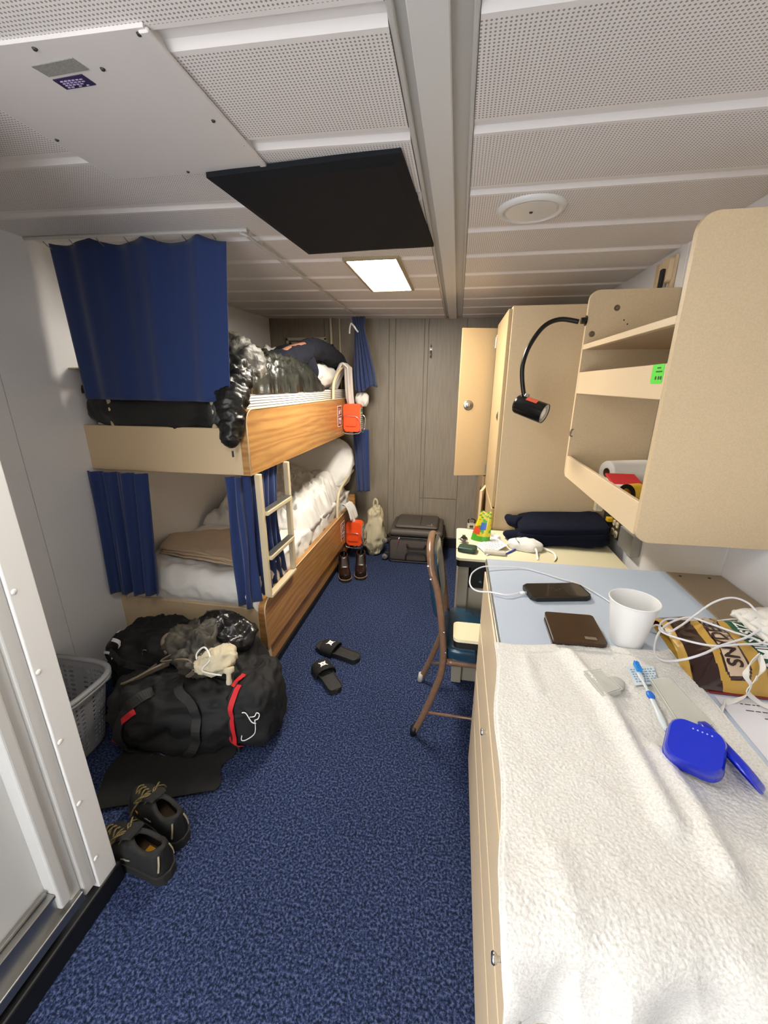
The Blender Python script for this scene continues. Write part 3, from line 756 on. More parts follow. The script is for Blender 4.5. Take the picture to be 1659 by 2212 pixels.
def cfn(u, v):
    # wraps the corner: short run along x, then along y
    s = u*1.0
    if s < .22: p = Vector((-1.02+.08*s/.22, 1.632, 0))
    else: p = Vector((-.938, 1.64+.36*(s-.22)/.78, 0))
    n = Vector((0, -1, 0)) if s < .2 else Vector((1, 0, 0))
    sq = 1-.12*sin(pi*v)
    p = Vector((p.x, 1.64+(p.y-1.64)*sq, 1.098-(.625+.03*sin(3*u)+.03*(u < .22))*v))
    p += n*((.010+.006*v)*sin(2*pi*7*u+1.2*v))+Vector((.004*sin(8*v+20*u), 0, 0))
    return p
bm = bm_(); grid(bm, cfn, 120, 24); solid(finish('cloth', bm, NAVY, t, smooth=True), .003, 0)
t = thing('bunk_curtain', 'navy curtain tied up in a bundle at the head of the upper bunk', 'curtain', (-.79, 3.36, 1.45))
def gt(p, u, v):
    c = Vector((-.80+.06*v, 3.35, p.z)); k = .55+.9*abs(v-.12)
    if v < .12: k = .65+1.2*(.12-v)
    return Vector((c.x+(p.x-c.x)*min(k, 1.15), p.y, p.z-.02*sin(6*u)*v))
curtain('cloth', (-.862, 3.35, 2.0), (-.728, 3.35, 2.0), (-.815, 3.35, 1.455), (-.66, 3.34, 1.47), 5, .026, NAVY, t, top_amp=.9, gather=gt, seed=3)
bm = bm_(); strap(bm, [(-.845, 3.31, 1.95), (-.82, 3.295, 1.93), (-.80, 3.30, 1.90), (-.785, 3.295, 1.885)], (0, 0, 1), .012, .003); strap(bm, [(-.845, 3.31, 1.95), (-.85, 3.29, 1.91), (-.855, 3.30, 1.875)], (1, 0, 0), .010, .003); finish('tie', bm, WHITEP, t)
t = thing('bunk_curtain', 'narrow navy curtain hanging at the head of the lower bunk beside the orange cases', 'curtain', (-.80, 3.40, .56))
curtain('cloth', (-.865, 3.40, 1.13), (-.73, 3.40, 1.13), (-.835, 3.40, .578), (-.722, 3.395, .592), 2.5, .020, NAVY, t, top_amp=.6, seed=5)
t = thing('napkin', 'crumpled white cloth stuffed under the curtain at the head of the upper bunk', 'cloth', (-.78, 3.3, 1.36)); bm = bm_(); Blob((-.79, 3.42, 1.375), (.055, .04, .06), (.8, .8), 0, .022, 16, seed=4).mesh(bm, 40, 24); finish('cloth', bm, WHITEC, t, smooth=True)

# orange emergency escape cases in wire holders
def orange(z0, lab, lab2):
    t = thing('escape_device', lab, 'emergency case', (-.83, 3.26, z0))
    bm = bm_()
    # rounded case with a stepped lower lobe
    pts = rrect(-.892, z0+.01, -.752, z0+.225, .022, 5)
    prism(bm, pts, 3.19, 3.27, lambda u, v, w_: Vector((u, w_, v)))
    bmesh.ops.bevel(bm, geom=[e for e in bm.edges if abs(e.verts[0].co.y-e.verts[1].co.y) < 1e-5], offset=.008, segments=2, affect='EDGES')
    c_ = finish('case', bm, ORANGE, t)
    bm = bm_(); prism(bm, rrect(-.875, z0+.055, -.782, z0+.13, .012, 4), 3.180, 3.192, lambda u, v, w_: Vector((u, w_, v))); finish('front_panel', bm, ORANGE, t)
    bm = bm_(); box(bm, (-.7535, 3.195, z0+.03), (-.7505, 3.262, z0+.195), .001, 1); lbp = finish('case_label', bm, mat('pale_label', '#b9c4bc', .5), t)
    bm = bm_()
    for i in range(7):
        y = 3.20
        while y < 3.25:
            l = random.uniform(.006, .016); box(bm, (-.7507, y, z0+.045+.016*i), (-.7501, y+l, z0+.052+.016*i)); y += l+.004
    finish('case_print', bm, INK, lbp)
    bm = bm_(); box(bm, (-.7507, 3.197, z0+.165), (-.7500, 3.26, z0+.19)); finish('green_band', bm, mat('green_band', '#2f8a57', .5), lbp)
    t2 = thing('wire_holder', lab2, 'holder', (-.85, 3.26, z0))
    bm = bm_()
    tube(bm, catmull([(XB+.004, 3.172, z0+.14), (-.85, 3.170, z0+.138), (-.785, 3.172, z0+.13), (-.755, 3.176, z0+.10), (-.746, 3.18, z0+.03), (-.77, 3.172, z0-.002), (-.87, 3.172, z0-.004), (XB+.004, 3.175, z0+.01)], 5), .0028, 6)
    tube(bm, catmull([(-.746, 3.18, z0+.03), (-.742, 3.22, z0+.0), (-.742, 3.28, z0+.02), (-.743, 3.285, z0+.13), (XB+.004, 3.285, z0+.14)], 5), .0028, 6)
    tube(bm, [(-.87, 3.172, z0-.003), (-.87, 3.28, z0-.003)], .0028, 6); tube(bm, [(-.79, 3.172, z0-.003), (-.79, 3.28, z0-.003)], .0028, 6); tube(bm, [(-.87, 3.28, z0-.003), (-.87, 3.285, z0+.14)], .0028, 6)
    finish('wire', bm, CHROME, t2, smooth=True)
orange(1.125, 'orange plastic emergency case with silver label on the upper bunk front', 'chrome wire holder around the upper orange case')
orange(.135, 'orange plastic emergency case with silver label on the lower bunk front', 'chrome wire holder around the lower orange case')
def sticker(z0, lab):
    t = thing('safety_sign', lab, 'sign', (XB, 3.13, z0))
    x = XB+.0012
    bm = bm_(); box(bm, (XB, 3.06, z0), (x, 3.165, z0+.158)); finish('sign_border', bm, WPRINT, t)
    bm = bm_(); box(bm, (x, 3.066, z0+.006), (x+.0006, 3.159, z0+.079)); box(bm, (x, 3.066, z0+.084), (x+.0006, 3.159, z0+.152)); finish('sign_field', bm, mat('maroon', '#5c2018', .5), t)
    bm = bm_(); X = x+.0011
    def pl(pts): prism(bm, pts, x+.0006, X, lambda u, v, w_: Vector((w_, 3.066+u, z0+v)))
    pl([(.018, .092), (.030, .092), (.036, .110), (.052, .092), (.058, .098), (.038, .130), (.022, .122)]); pl(rrect(.026, .130, .038, .143, .005, 3)); pl([(.062, .115), (.074, .115), (.074, .100), (.080, .100), (.080, .140), (.074, .140), (.074, .125), (.062, .125)])
    pl(rrect(.018, .050, .040, .070, .006, 3)); pl(rrect(.022, .020, .036, .046, .004, 3)); pl(rrect(.050, .045, .078, .068, .005, 3)); pl(rrect(.055, .015, .070, .040, .005, 3))
    finish('pictogram', bm, WPRINT, t)
sticker(1.182, 'maroon and white pictogram sticker on the upper bunk front board'); sticker(.228, 'maroon and white pictogram sticker on the lower bunk front board')

# fixtures at the head end of the upper berth
t = thing('vent_grille', 'small cream framed vent grille low on the far wall above the upper bunk pillows', 'vent', (-1.335, YF-.01, 1.8))
bm = bm_()
for lo, hi in (((-1.52, 1.66), (-1.50, 1.885)), ((-1.17, 1.66), (-1.15, 1.885)), ((-1.52, 1.862), (-1.15, 1.888)), ((-1.52, 1.63), (-1.15, 1.66))): box(bm, (lo[0], YF-.034, lo[1]), (hi[0], YF-.011, hi[1]), .003, 1)
finish('outer_frame', bm, mat('cream_frame', '#b5ac98', .5), t)
bm = bm_()
for lo, hi in (((-1.49, 1.66), (-1.47, 1.85)), ((-1.20, 1.66), (-1.18, 1.85)), ((-1.49, 1.835), (-1.18, 1.85))): box(bm, (lo[0], YF-.028, lo[1]), (hi[0], YF-.013, hi[1]), .002, 1)
finish('inner_frame', bm, mat('cream_frame', '#b5ac98', .5), t)
bm = bm_()
for k in range(9): box(bm, (-1.468, YF-.024, 1.67+.018*k), (-1.202, YF-.016, 1.678+.018*k))
box(bm, (-1.468, YF-.014, 1.66), (-1.202, YF-.011, 1.835)); finish('louvre', bm, DGREY, t)
t = thing('conduit', 'cream conduit pipe with an elbow running down the far wall beside the vent grille', 'pipe', (-1.1, YF-.03, 1.6))
bm = bm_(); tube(bm, catmull([(-1.105, YF-.03, 2.04), (-1.105, YF-.03, 1.80), (-1.108, YF-.03, 1.775), (-1.13, YF-.03, 1.765), (-1.16, YF-.03, 1.762)], 5), .011, 10); finish('pipe', bm, BARP, t, smooth=True)
bm = bm_(); box(bm, (-1.122, YF-.045, 1.79), (-1.088, YF-.015, 1.83), .004, 1); finish('coupling', bm, DGREY, t)
t = thing('conduit', 'thin straight cream conduit down the far wall by the tied curtain', 'pipe', (-1.03, YF-.03, 1.5))
bm = bm_(); tube(bm, [(-1.03, YF-.022, 2.04), (-1.03, YF-.022, 1.15)], .008, 10); finish('pipe', bm, BARP, t, smooth=True)
t = thing('wall_hook', 'small steel coat hook on the far wall', 'hook', (-.243, YF-.02, 1.76))
bm = bm_(); box(bm, (-.252, YF-.013, 1.735), (-.234, YF-.006, 1.80), .002, 1); finish('hook_plate', bm, STEEL, t)
bm = bm_(); tube(bm, catmull([(-.243, YF-.012, 1.775), (-.243, YF-.04, 1.765), (-.243, YF-.05, 1.735), (-.243, YF-.035, 1.72), (-.243, YF-.028, 1.73)], 5), .005, 8); tube(bm, catmull([(-.243, YF-.012, 1.785), (-.243, YF-.03, 1.80), (-.243, YF-.036, 1.82)], 4), .004, 8); finish('hook_arm', bm, STEEL, t, smooth=True)
# bunk shelf with bits
t = thing('bunk_shelf', 'narrow cream shelf on the side wall beside the upper bunk', 'shelf', (-1.66, 3.0, 1.77))
bm = bm_(); box(bm, (lx(3.0)+.006, 2.7, 1.755), (-1.60, 3.32, 1.772), .002, 1); finish('shelf_board', bm, TANL, t)
bm = bm_(); box(bm, (-1.61, 2.7, 1.745), (-1.60, 3.32, 1.79), .002, 1); finish('shelf_lip', bm, TANL, t)
t = tag(finish('small_box', (lambda b: (box(b, (-1.675, 2.86, 1.773), (-1.615, 3.0, 1.86), .004, 1), b)[1])(bm_()), TAN), 'small tan box standing on the upper bunk wall shelf', 'box')
t = tag(finish('dark_box', (lambda b: (box(b, (-1.69, 2.95, 1.465), (-1.62, 3.16, 1.70), .006, 1), b)[1])(bm_()), DGREY), 'dark grey box under the upper bunk wall shelf', 'box')
# berth light hidden behind the curtain
t = thing('berth_light', 'reading light on the wall at the foot of the upper bunk, behind the curtain', 'light', (-1.70, 1.72, 1.58))
bm = bm_(); box(bm, (-1.75, 1.635, 1.560), (-1.49, 2.06, 1.566), .002, 1); finish('light_housing', bm, TAN, t)
bm = bm_(); box(bm, (-1.60, 1.80, 1.5665), (-1.54, 1.98, 1.60), .003, 1); finish('light_tube', bm, mat('berth_tube', '#fff4e2', .5, emit=BERTH), t)
# ================================================================== RIGHT SIDE FURNITURE
ZD = .945
DX0, DX1, DY0, DY1 = .14, XR-.008, .36, 1.275
t = thing('dresser', 'long tan chest of drawers with a pale blue laminate top', 'dresser', (.47, .8, 0))
bm = bm_(); box(bm, (DX0, DY0, 0), (DX1, DY1, ZD-.03), .002, 1); finish('carcass', bm, TAN, t)
BLUEL = mat('blue_laminate', '#b7c3d3', .32, var=.03, vscale=400)
bm = bm_(); box(bm, (DX0-.012, DY0-.02, ZD-.03), (.672, DY1+.003, ZD), .0015, 1); finish('blue_top', bm, BLUEL, t)
bm = bm_(); box(bm, (.6725, DY0-.02, ZD-.03), (DX1, DY1+.003, ZD+.001), .0015, 1); bt_ = finish('back_strip', bm, mat('brown_beige', '#a08c70', .5, var=.06, vscale=200), t)
bm = bm_()
for x, y in ((.70, 1.25), (.78, 1.25)): lathe(bm, [(0, .002), (.003, .0018), (.0045, 0)], 8, Matrix.Translation((x, y, ZD+.001)))
finish('screw', bm, DGREY, bt_)
bm = bm_(); box(bm, (DX0-.0155, DY0-.02, ZD-.029), (DX0-.0125, DY1+.003, ZD-.001), .0008, 1); box(bm, (DX0-.0175, DY0-.02, ZD-.018), (DX0-.0155, DY1+.003, ZD-.012)); finish('metal_edge', bm, STEEL, t)
zs = [(.09, .36), (.37, .51), (.52, .70), (.71, .905)]
for z0, z1 in zs:
    bm = bm_(); box(bm, (DX0-.018, DY0+.01, z0), (DX0-.001, DY1-.012, z1), .003, 2); d = finish('drawer', bm, TANL, t)
    if .5 < z0 < .6:
        for yk in (.415, .855):
            bm = bm_(); lathe(bm, [(0, .020), (.007, .0195), (.009, .016), (.007, .012), (.004, .010), (.0035, .004), (.007, 0)], 18, frame((DX0-.018+(.006 if yk > .5 else 0), yk, .64), (0, 1, 0), (-1, 0, 0))); finish('knob', bm, CHROME, d, smooth=True)
# flap shelf behind the dresser
t = thing('pull_out_shelf', 'narrow cream pull-out board with black edge sticking out over the chair seat', 'shelf', (.3, 1.37, .6))
bm = bm_(); prism(bm, rrect(.035, 1.305, .60, 1.425, .02, 5, (0, 1, 1, 0)), .588, .600, ident); finish('cream_top', bm, CREAM, t)
bm = bm_(); prism(bm, rrect(.037, 1.307, .60, 1.423, .02, 5, (0, 1, 1, 0)), .560, .5878, ident); finish('black_edge', bm, BLACKB, t)
bm = bm_(); box(bm, (.12, 1.278, .525), (.60, 1.36, .5598), .003, 1); finish('bracket', bm, BLACKB, t)
# desk
ZK = .73
t = thing('desk', 'cream topped desk with rounded corners and black edge beside the wardrobe', 'desk', (.4, 1.97, 0))
bm = bm_(); prism(bm, rrect(.036, 1.755, .785, 2.172, .02, 5, (0, 1, 1, 0)), ZK-.012, ZK, ident); finish('cream_top', bm, CREAM, t)
bm = bm_(); prism(bm, rrect(.039, 1.758, .785, 2.17, .02, 5, (0, 1, 1, 0)), ZK-.045, ZK-.0122, ident); finish('black_edge', bm, BLACKB, t)
GRYB = mat('grey_beige', '#a09a8a', .5, var=.03, vscale=200)
bm = bm_(); box(bm, (.05, 1.79, 0), (.10, 2.165, ZK-.046), .004, 1); finish('leg_panel', bm, GRYB, t)
bm = bm_(); box(bm, (.10, 1.815, .0), (.50, 1.835, .55), .002, 1); finish('modesty_panel', bm, GRYB, t)
bm = bm_(); box(bm, (.105, 1.80, .56), (.50, 2.1, ZK-.047), .004, 1); dk_ = finish('drawer_box', bm, BLACKB, t)
bm = bm_(); lathe(bm, [(0, .014), (.008, .013), (.008, 0)], 16, frame((.16, 1.80, .60), (1, 0, 0), (0, -1, 0))); finish('knob', bm, CHROME, dk_)
bm = bm_(); box(bm, (.72, 1.79, 0), (.785, 2.165, ZK-.046), .004, 1); finish('leg_panel', bm, GRYB, t)
# wardrobe
t = thing('wardrobe', 'tall tan metal wardrobe with its narrow far door open', 'wardrobe', (.5, 2.7, 0))
WT = 1.858
bm = bm_(); box(bm, (.235, 2.182, 0), (XR-.008, 3.64, WT), .004, 2); finish('cabinet', bm, TAN, t)
for y0, y1, z0, z1 in ((2.188, 2.74, .86, WT-.012), (2.188, 2.74, .02, .85), (3.02, 3.63, .86, WT-.012), (3.02, 3.63, .02, .85)):
    bm = bm_(); box(bm, (.217, y0, z0), (.2345, y1, z1), .003, 2); d = finish('door', bm, mat('tan_door', '#b89f78', .45, var=.04, vscale=260), t)
    bm = bm_(); lathe(bm, [(0, .006), (.012, .006), (.016, .002), (.024, .0015), (.026, 0)], 24, frame((.217, y0+.10, z0+.48 if z0 > .5 else z1-.12), (0, 1, 0), (-1, 0, 0))); finish('latch', bm, STEEL, d, smooth=True)
    for zz in (z0+.1, z1-.1):
        bm = bm_(); tube(bm, [(.214, y1+.004, zz-.03), (.214, y1+.004, zz+.03)], .006, 8); finish('hinge', bm, STEEL, d)
bm = bm_(); box(bm, (.230, 2.745, .87), (.2362, 3.015, WT-.02)); finish('locker_shade_sheet', bm, BLACKB, t)  # flat black sheet on the cabinet front, stands in for shade inside the locker
# open door, hinge on the near side of the far locker
d0 = Vector((.222, 2.80, 0)); d1 = Vector((.008, 2.745, 0)); dd = (d1-d0).normalized(); nn = Vector((-dd.y, dd.x, 0))
bm = bm_(); prism(bm, [(0, .905), ((d1-d0).length, .905), ((d1-d0).length, 1.835), (0, 1.835)], 0, .018, lambda u, v, w_: d0+dd*u-nn*w_+Vector((0, 0, v)))
bmesh.ops.bevel(bm, geom=bm.edges[:], offset=.002, segments=1, affect='EDGES')
od = finish('open_door', bm, mat('tan_door', '#b89f78', .45, var=.04, vscale=260), t)
fc = d0+dd*.155+Vector((0, 0, 1.372)); nf = nn if nn.y < 0 else -nn
pf = fc+nf*(.019 if nf.dot(-nn) > 0 else .001)
bm = bm_(); lathe(bm, [(0, .010), (.014, .010), (.016, .006), (.024, .005), (.029, .002), (.032, 0)], 28, frame(pf, dd, nf)); finish('dial_lock', bm, STEEL, od, smooth=True)
for zz in (1.76, 1.0):
    bm = bm_(); tube(bm, [(.225, 2.795, zz-.035), (.225, 2.795, zz+.035)], .007, 10); finish('hinge', bm, STEEL, od)
e0 = Vector((.222, 2.75, 0)); e1 = Vector((.19, 2.62, 0)); ed = (e1-e0).normalized(); en = Vector((-ed.y, ed.x, 0))
bm = bm_(); prism(bm, [(0, .03), (.20, .03), (.20, .855), (0, .855)], 0, .015, lambda u, v, w_: e0+ed*u+en*w_+Vector((0, 0, v))); finish('ajar_door', bm, TANL, t)

# wall shelf unit
SX, SY0, SY1 = .5, 1.15, 1.91
t = thing('shelf_unit', 'tan wall shelf unit with two end panels and three slanted-lip shelves', 'shelf', (.65, 1.53, 1.1))
for (y0, y1) in ((SY0-.018, SY0), (SY1, SY1+.018)):
    bm = bm_(); prism(bm, rrect(SX, 1.09, XR-.006, 1.862, .035, 7, (0, 1, 1, 0)), y0, y1, lambda u, v, w_: Vector((u, w_, v)))
    bmesh.ops.bevel(bm, geom=[e for e in bm.edges if abs(e.verts[0].co.y-e.verts[1].co.y) < 1e-5], offset=.0015, segments=1, affect='EDGES')
    ep = finish('end_panel', bm, TAN, t)
    if y0 > 1.5:
        for x, z in ((.607, 1.795), (.507+.02, 1.70)): bm = bm_(); lathe(bm, [(0, .006), (.006, .005), (.008, .001), (.012, .0005), (.012, 0)], 12, frame((x, y0, z), (1, 0, 0), (0, -1, 0))); finish('bolt', bm, mat('old_bolt', '#7b6a55', .4, metal=.6), ep)
        bm = bm_(); tube(bm, catmull([(.508, y0-.001, 1.315), (.497, y0-.008, 1.31), (.497, y0-.008, 1.29), (.508, y0-.001, 1.285)], 4), .003, 8); finish('clip', bm, STEEL, ep)
        bm = bm_()
        for x, z in ((.64, 1.75), (.655, 1.735)): lathe(bm, [(0, .0015), (.003, .001), (.003, 0)], 8, frame((x, y0, z), (1, 0, 0), (0, -1, 0)))
        finish('small_hole', bm, INK, ep)
for z0, z1, zf in ((1.640, 1.660, 1.640), (1.466, 1.552, 1.470), (1.106, 1.198, 1.112)):
    bm = bm_(); box(bm, (SX+.016, SY0+.001, zf), (XR-.006, SY1-.001, zf+.012), .001, 1); sh = finish('shelf_board', bm, TAN if zf > 1.2 else mat('pale_liner', '#c9c7c0', .6), t)
    bm = bm_(); box(bm, (SX, SY0+.001, z0), (SX+.014, SY1-.001, z1), .0015, 1); finish('shelf_lip', bm, TANL, sh)
bm = bm_(); box(bm, (.66, SY1-.012, 1.126), (XR-.007, SY1-.001, 1.150), .002, 1); finish('ledge', bm, TAN, t)
# green sticker on the middle lip
a0 = atx(1410, 792, SX); 
t = thing('green_sticker', 'bright green sticker with small dark print on the middle shelf lip', 'sticker', (SX, 1.19, 1.52))
gx = SX-.0012
bm = bm_(); prism(bm, rrect(1.158, 1.505, 1.222, 1.552, .006, 3), gx, SX-.0001, lambda u, v, w_: Vector((w_, u, v))); finish('backing', bm, mat('fluo_green', '#55dd3c', .5), t)
bm = bm_()
for i, (za, n) in enumerate(((1.541, 3), (1.532, 5))):
    for k in range(n): box(bm, (gx-.0005, 1.165+.007*k+(.01 if n == 3 else 0), za), (gx, 1.170+.007*k+(.01 if n == 3 else 0), za+.0035))
for k, y in enumerate((1.162, 1.174, 1.190)):
    prism(bm, rrect(y, 1.514, y+.008, 1.523, .003, 3), gx-.0005, gx, lambda u, v, w_: Vector((w_, u, v)))
finish('print', bm, mat('dark_green_ink', '#14401a', .6), t)
# stuff on the bottom shelf
t = thing('paper_roll', 'white paper towel roll lying on the bottom wall shelf', 'paper roll', (.68, 1.74, 1.125))
bm = bm_(); MR = frame((.600, 1.70, 1.170), (0, 0, 1), (1, .35, 0))
lathe(bm, [(.018, 0), (.044, .0), (.046, .004), (.046, .17), (.018, .172)], 36, MR); finish('paper', bm, WHITEC, t, smooth=False)
bm = bm_(); lathe(bm, [(.0185, -.001), (.0185, .172), (.016, .172), (.016, -.001), (.0185, -.001)], 24, MR); finish('cardboard_core', bm, mat('cardboard', '#6e543a', .8), t)
t = thing('tape_roll', 'black and yellow tape roll on the bottom wall shelf behind the lip', 'tape', (.63, 1.42, 1.125))
MR = frame((.565, 1.40, 1.158), (0, 0, 1), (1, .45, 0))
bm = bm_(); lathe(bm, [(.020, 0), (.033, 0), (.034, .004), (.020, .004)], 28, MR); finish('black_face', bm, BLKG, t)
bm = bm_(); lathe(bm, [(.022, .0041), (.0335, .0041), (.0335, .05), (.022, .05)], 28, MR); finish('yellow_wrap', bm, mat('yellow', '#d9b326', .4), t)
t = tag(finish('red_card', (lambda b: (box(b, (.56, 1.50, 1.17), (.66, 1.60, 1.178), .001, 1, rot=Matrix.Rotation(.2, 3, 'X')), b)[1])(bm_()), RED), 'thin red card wedged between the paper roll and tape roll', 'card')
t = finish('storage_tin', (lambda b: (box(b, (.56, 1.475, 1.1245), (.66, 1.60, 1.168), .004, 1), b)[1])(bm_()), WHITEP); tag(t, 'low white tin under the red card on the bottom wall shelf', 'tin')

# gooseneck lamp
t = thing('gooseneck_lamp', 'black gooseneck reading lamp curving from the far shelf end panel', 'lamp', (.49, 1.93, 1.75))
bm = bm_(); lathe(bm, [(0, .02), (.012, .02), (.013, .004), (.02, .003), (.02, 0)], 18, frame((SX, 1.919, 1.752), (0, 1, 0), (-1, 0, 0))); finish('mount', bm, BLKG, t)
pts = [aty(1250, 695, 1.92), aty(1210, 690, 1.93), aty(1175, 705, 1.93), aty(1145, 745, 1.92), aty(1130, 785, 1.91), aty(1128, 820, 1.90), aty(1132, 856, 1.89)]
bm = bm_(); tube(bm, catmull(pts, 10), .0095, 12); finish('gooseneck', bm, BLKG, t, smooth=True)
hc0 = aty(1121, 873, 1.89); hc1 = aty(1174, 893, 1.83); ax = (hc1-hc0).normalized(); MH = frame(hc0-ax*.015, (0, 1, 0), ax); hl = (hc1-hc0).length+.02
bm = bm_(); lathe(bm, [(0, 0), (.030, 0), (.038, .006), (.041, .015), (.042, hl), (.0405, hl), (.039, .02), (0, .018)], 32, MH); hd = finish('lamp_head', bm, BLKG, t, smooth=True)
md = hd.modifiers.new('es', 'EDGE_SPLIT'); md.split_angle = R_(40)
bm = bm_(); lathe(bm, [(0, .02), (.0385, .021), (.040, hl-.003), (.0385, hl-.003), (.036, .03), (0, .028)], 28, MH); finish('reflector', bm, WHITEM, hd, smooth=True)
bm = bm_(); lathe(bm, [(0, .03), (.012, .03), (.012, .05), (.022, hl-.03), (.026, hl-.012), (.022, hl-.002), (0, hl+.002)], 20, MH); finish('bulb', bm, mat('frosted_bulb', '#e9e6dd', .2), hd, smooth=True)
top = hc0+ax*.02; up = (Vector((0, 0, 1))-ax*ax.z).normalized()
side = ax.cross(up)
bm = bm_(); lathe(bm, [(0, .012), (.010, .012), (.013, 0)], 14, frame(top+up*.04, ax, up)); finish('collar', bm, CHROME, t)
A0 = hc0+ax*.032; bm = bm_()
vs = []
for a_ in range(-3, 4):
    d = (up*cos(a_*.14-.35)+Vector((0, -1, 0))*-sin(a_*.14-.35)); d = (up*cos(.45+a_*.1)+(-side if side.y > 0 else side)*sin(.45+a_*.1)).normalized()
    vs.append((bm.verts.new(A0+d*.0428), bm.verts.new(A0+ax*.05+d*.0428)))
for q, r_ in zip(vs, vs[1:]): bm.faces.new((q[0], r_[0], r_[1], q[1]))
finish('warning_label', bm, mat('red_label', '#c2503a', .5), t)

# power box on the wall under the shelves
t = thing('outlet_strip', 'brown outlet plate and steel raceway on the right wall above the desk', 'outlet', (.80, 2.0, .83))
x_ = XR-.006
bm = bm_(); box(bm, (x_-.022, 1.95, .775), (x_, 2.12, .872), .002, 1); finish('brown_plate', bm, mat('brown_plate', '#4a3b30', .4), t)
bm = bm_(); box(bm, (x_-.040, 1.80, .775), (x_, 1.948, .872), .002, 1); finish('steel_raceway', bm, mat('raceway', '#9d9b95', .35, metal=.5), t)
for (y, z, m, r) in ((1.98, .80, DGREY, .016), (2.025, .80, CREAM, .017), (2.07, .80, CREAM, .017), (1.98, .848, DGREY, .015), (2.025, .848, CREAM, .014), (2.065, .848, CREAM, .014)):
    bm = bm_(); prism(bm, rrect(y-r, z-r, y+r, z+r, r*.6, 4), x_-.026, x_-.0222, lambda u, v, w_: Vector((w_, u, v))); q = finish('socket', bm, m, t)
    bm = bm_(); box(bm, (x_-.0265, y-.006, z-.004), (x_-.026, y-.004, z+.004)); box(bm, (x_-.0265, y+.003, z-.004), (x_-.026, y+.005, z+.004)); finish('slot', bm, INK, q)
t = thing('power_adapter', 'black power adapter with thin cable beside the brown outlet plate', 'adapter', (.78, 2.14, .86))
bm = bm_(); box(bm, (x_-.045, 2.128, .80), (x_-.001, 2.165, .90), .010, 3); finish('adapter_body', bm, DGREY, t)
bm = bm_(); tube(bm, catmull([(x_-.04, 2.15, .81), (x_-.06, 2.145, .79), (x_-.055, 2.13, .77), (x_-.035, 2.11, .775), (x_-.024, 2.10, .80)], 8), .003, 8); finish('cable', bm, BLKG, t, smooth=True)
t = thing('wall_switch', 'cream switch box on the wardrobe side in the corner above the folded cloth', 'switch', (.76, 2.17, .93))
bm = bm_(); box(bm, (.735, 2.152, .875), (.775, 2.181, .945), .003, 1); finish('switch_box', bm, CREAM, t)
bm = bm_(); box(bm, (.748, 2.148, .90), (.760, 2.152, .92), .001, 1); finish('toggle', bm, WHITEP, t)
t = thing('yellow_plug', 'small yellow plug in the brown outlet plate', 'plug', (.77, 2.08, .86))
bm = bm_(); box(bm, (x_-.05, 2.085, .842), (x_-.0225, 2.115, .865), .004, 2); finish('plug_body', bm, mat('plug_yellow', '#e0b420', .4), t)
# wall brackets above the shelf
for k, (y, w_) in enumerate(((2.14, .03), (2.07, .025), (2.0, .03), (1.86, .02), (1.70, .035))):
    bm = bm_(); box(bm, (x_-.012, y-w_/2, 1.3 if y > 1.95 else 1.87), (x_, y+w_/2, 1.995), .002, 1); o = struct(finish('trim_%d' % (k+2), bm, [TAN, WHITEM, TAN, WHITEM, TAN][k]))
for k, (y, z) in enumerate(((2.02, 1.93), (1.72, 1.95))):
    t = thing('wall_bracket', ['cream hinged bracket on the right wall above the shelf unit', 'rounded cream bracket on the right wall behind the near shelf end panel'][k], 'bracket', (.78, y, z))
    bm = bm_(); prism(bm, rrect(y-.03, z-.03, y+.035, z+.06, .014, 4), x_-.03, x_-.0125, lambda u, v, w__: Vector((w__, u, v))); finish('bracket_body', bm, TANL, t)
    bm = bm_(); box(bm, (x_-.045, y-.012, z-.05), (x_-.0305, y+.008, z+.02), .003, 1); finish('bracket_catch', bm, WHITEP if k else BLACKB, t)

# chair
CH = thing('chair', 'brown steel chair with worn blue vinyl seat and back, pushed under the dresser side', 'chair', (.12, 1.58, 0))
VIN = mat('blue_vinyl', '#1d3b50', .22, bump=.12, bscale=30, bdist=.004, var=.15, vscale=20, coat=.2)
BRN = mat('copper_enamel', '#7d5f4a', .28, var=.08, vscale=60, metal=.1)
def frame_side(y, yt):
    return [(-.108, y, .012), (-.075, y, .10), (-.03, y, .24), (-.004, y, .34), (.002, y, .44), (-.012, y+(yt-y)*.3, .58), (-.035, y+(yt-y)*.6, .72)]
yn, yf_ = 1.425, 1.775
L_ = frame_side(yn, yn+.015); Rr = frame_side(yf_, yf_-.015)
topc = [(-.060, yn+.018, .80), (-.070, yn+.045, .852), (-.075, yn+.10, .875), (-.076, (yn+yf_)/2, .882), (-.075, yf_-.10, .875), (-.070, yf_-.045, .852), (-.060, yf_-.018, .80)]
bm = bm_(); tube(bm, catmull(L_+topc+Rr[::-1], 8), .0105, 12, flat=1.35, flatdir=(1, 0, 0)); finish('back_frame', bm, BRN, CH, smooth=True)
for y in (yn+.005, yf_-.005):
    bm = bm_(); tube(bm, catmull([(.02, y, .40), (.25, y, .395), (.345, y, .385), (.365, y, .33), (.385, y, .15), (.40, y, .012)], 8), .0105, 12, flat=1.2, flatdir=(1, 0, 0)); finish('leg', bm, BRN, CH, smooth=True)
    bm = bm_(); tube(bm, [(-.06, y, .125), (.385, y, .125)], .006, 10); finish('stretcher', bm, BRN, CH, smooth=True)
bm = bm_(); tube(bm, [(.36, yn, .36), (.36, yf_, .36)], .009, 10); tube(bm, [(0, yn, .39), (0, yf_, .39)], .009, 10); finish('cross_bar', bm, BRN, CH, smooth=True)
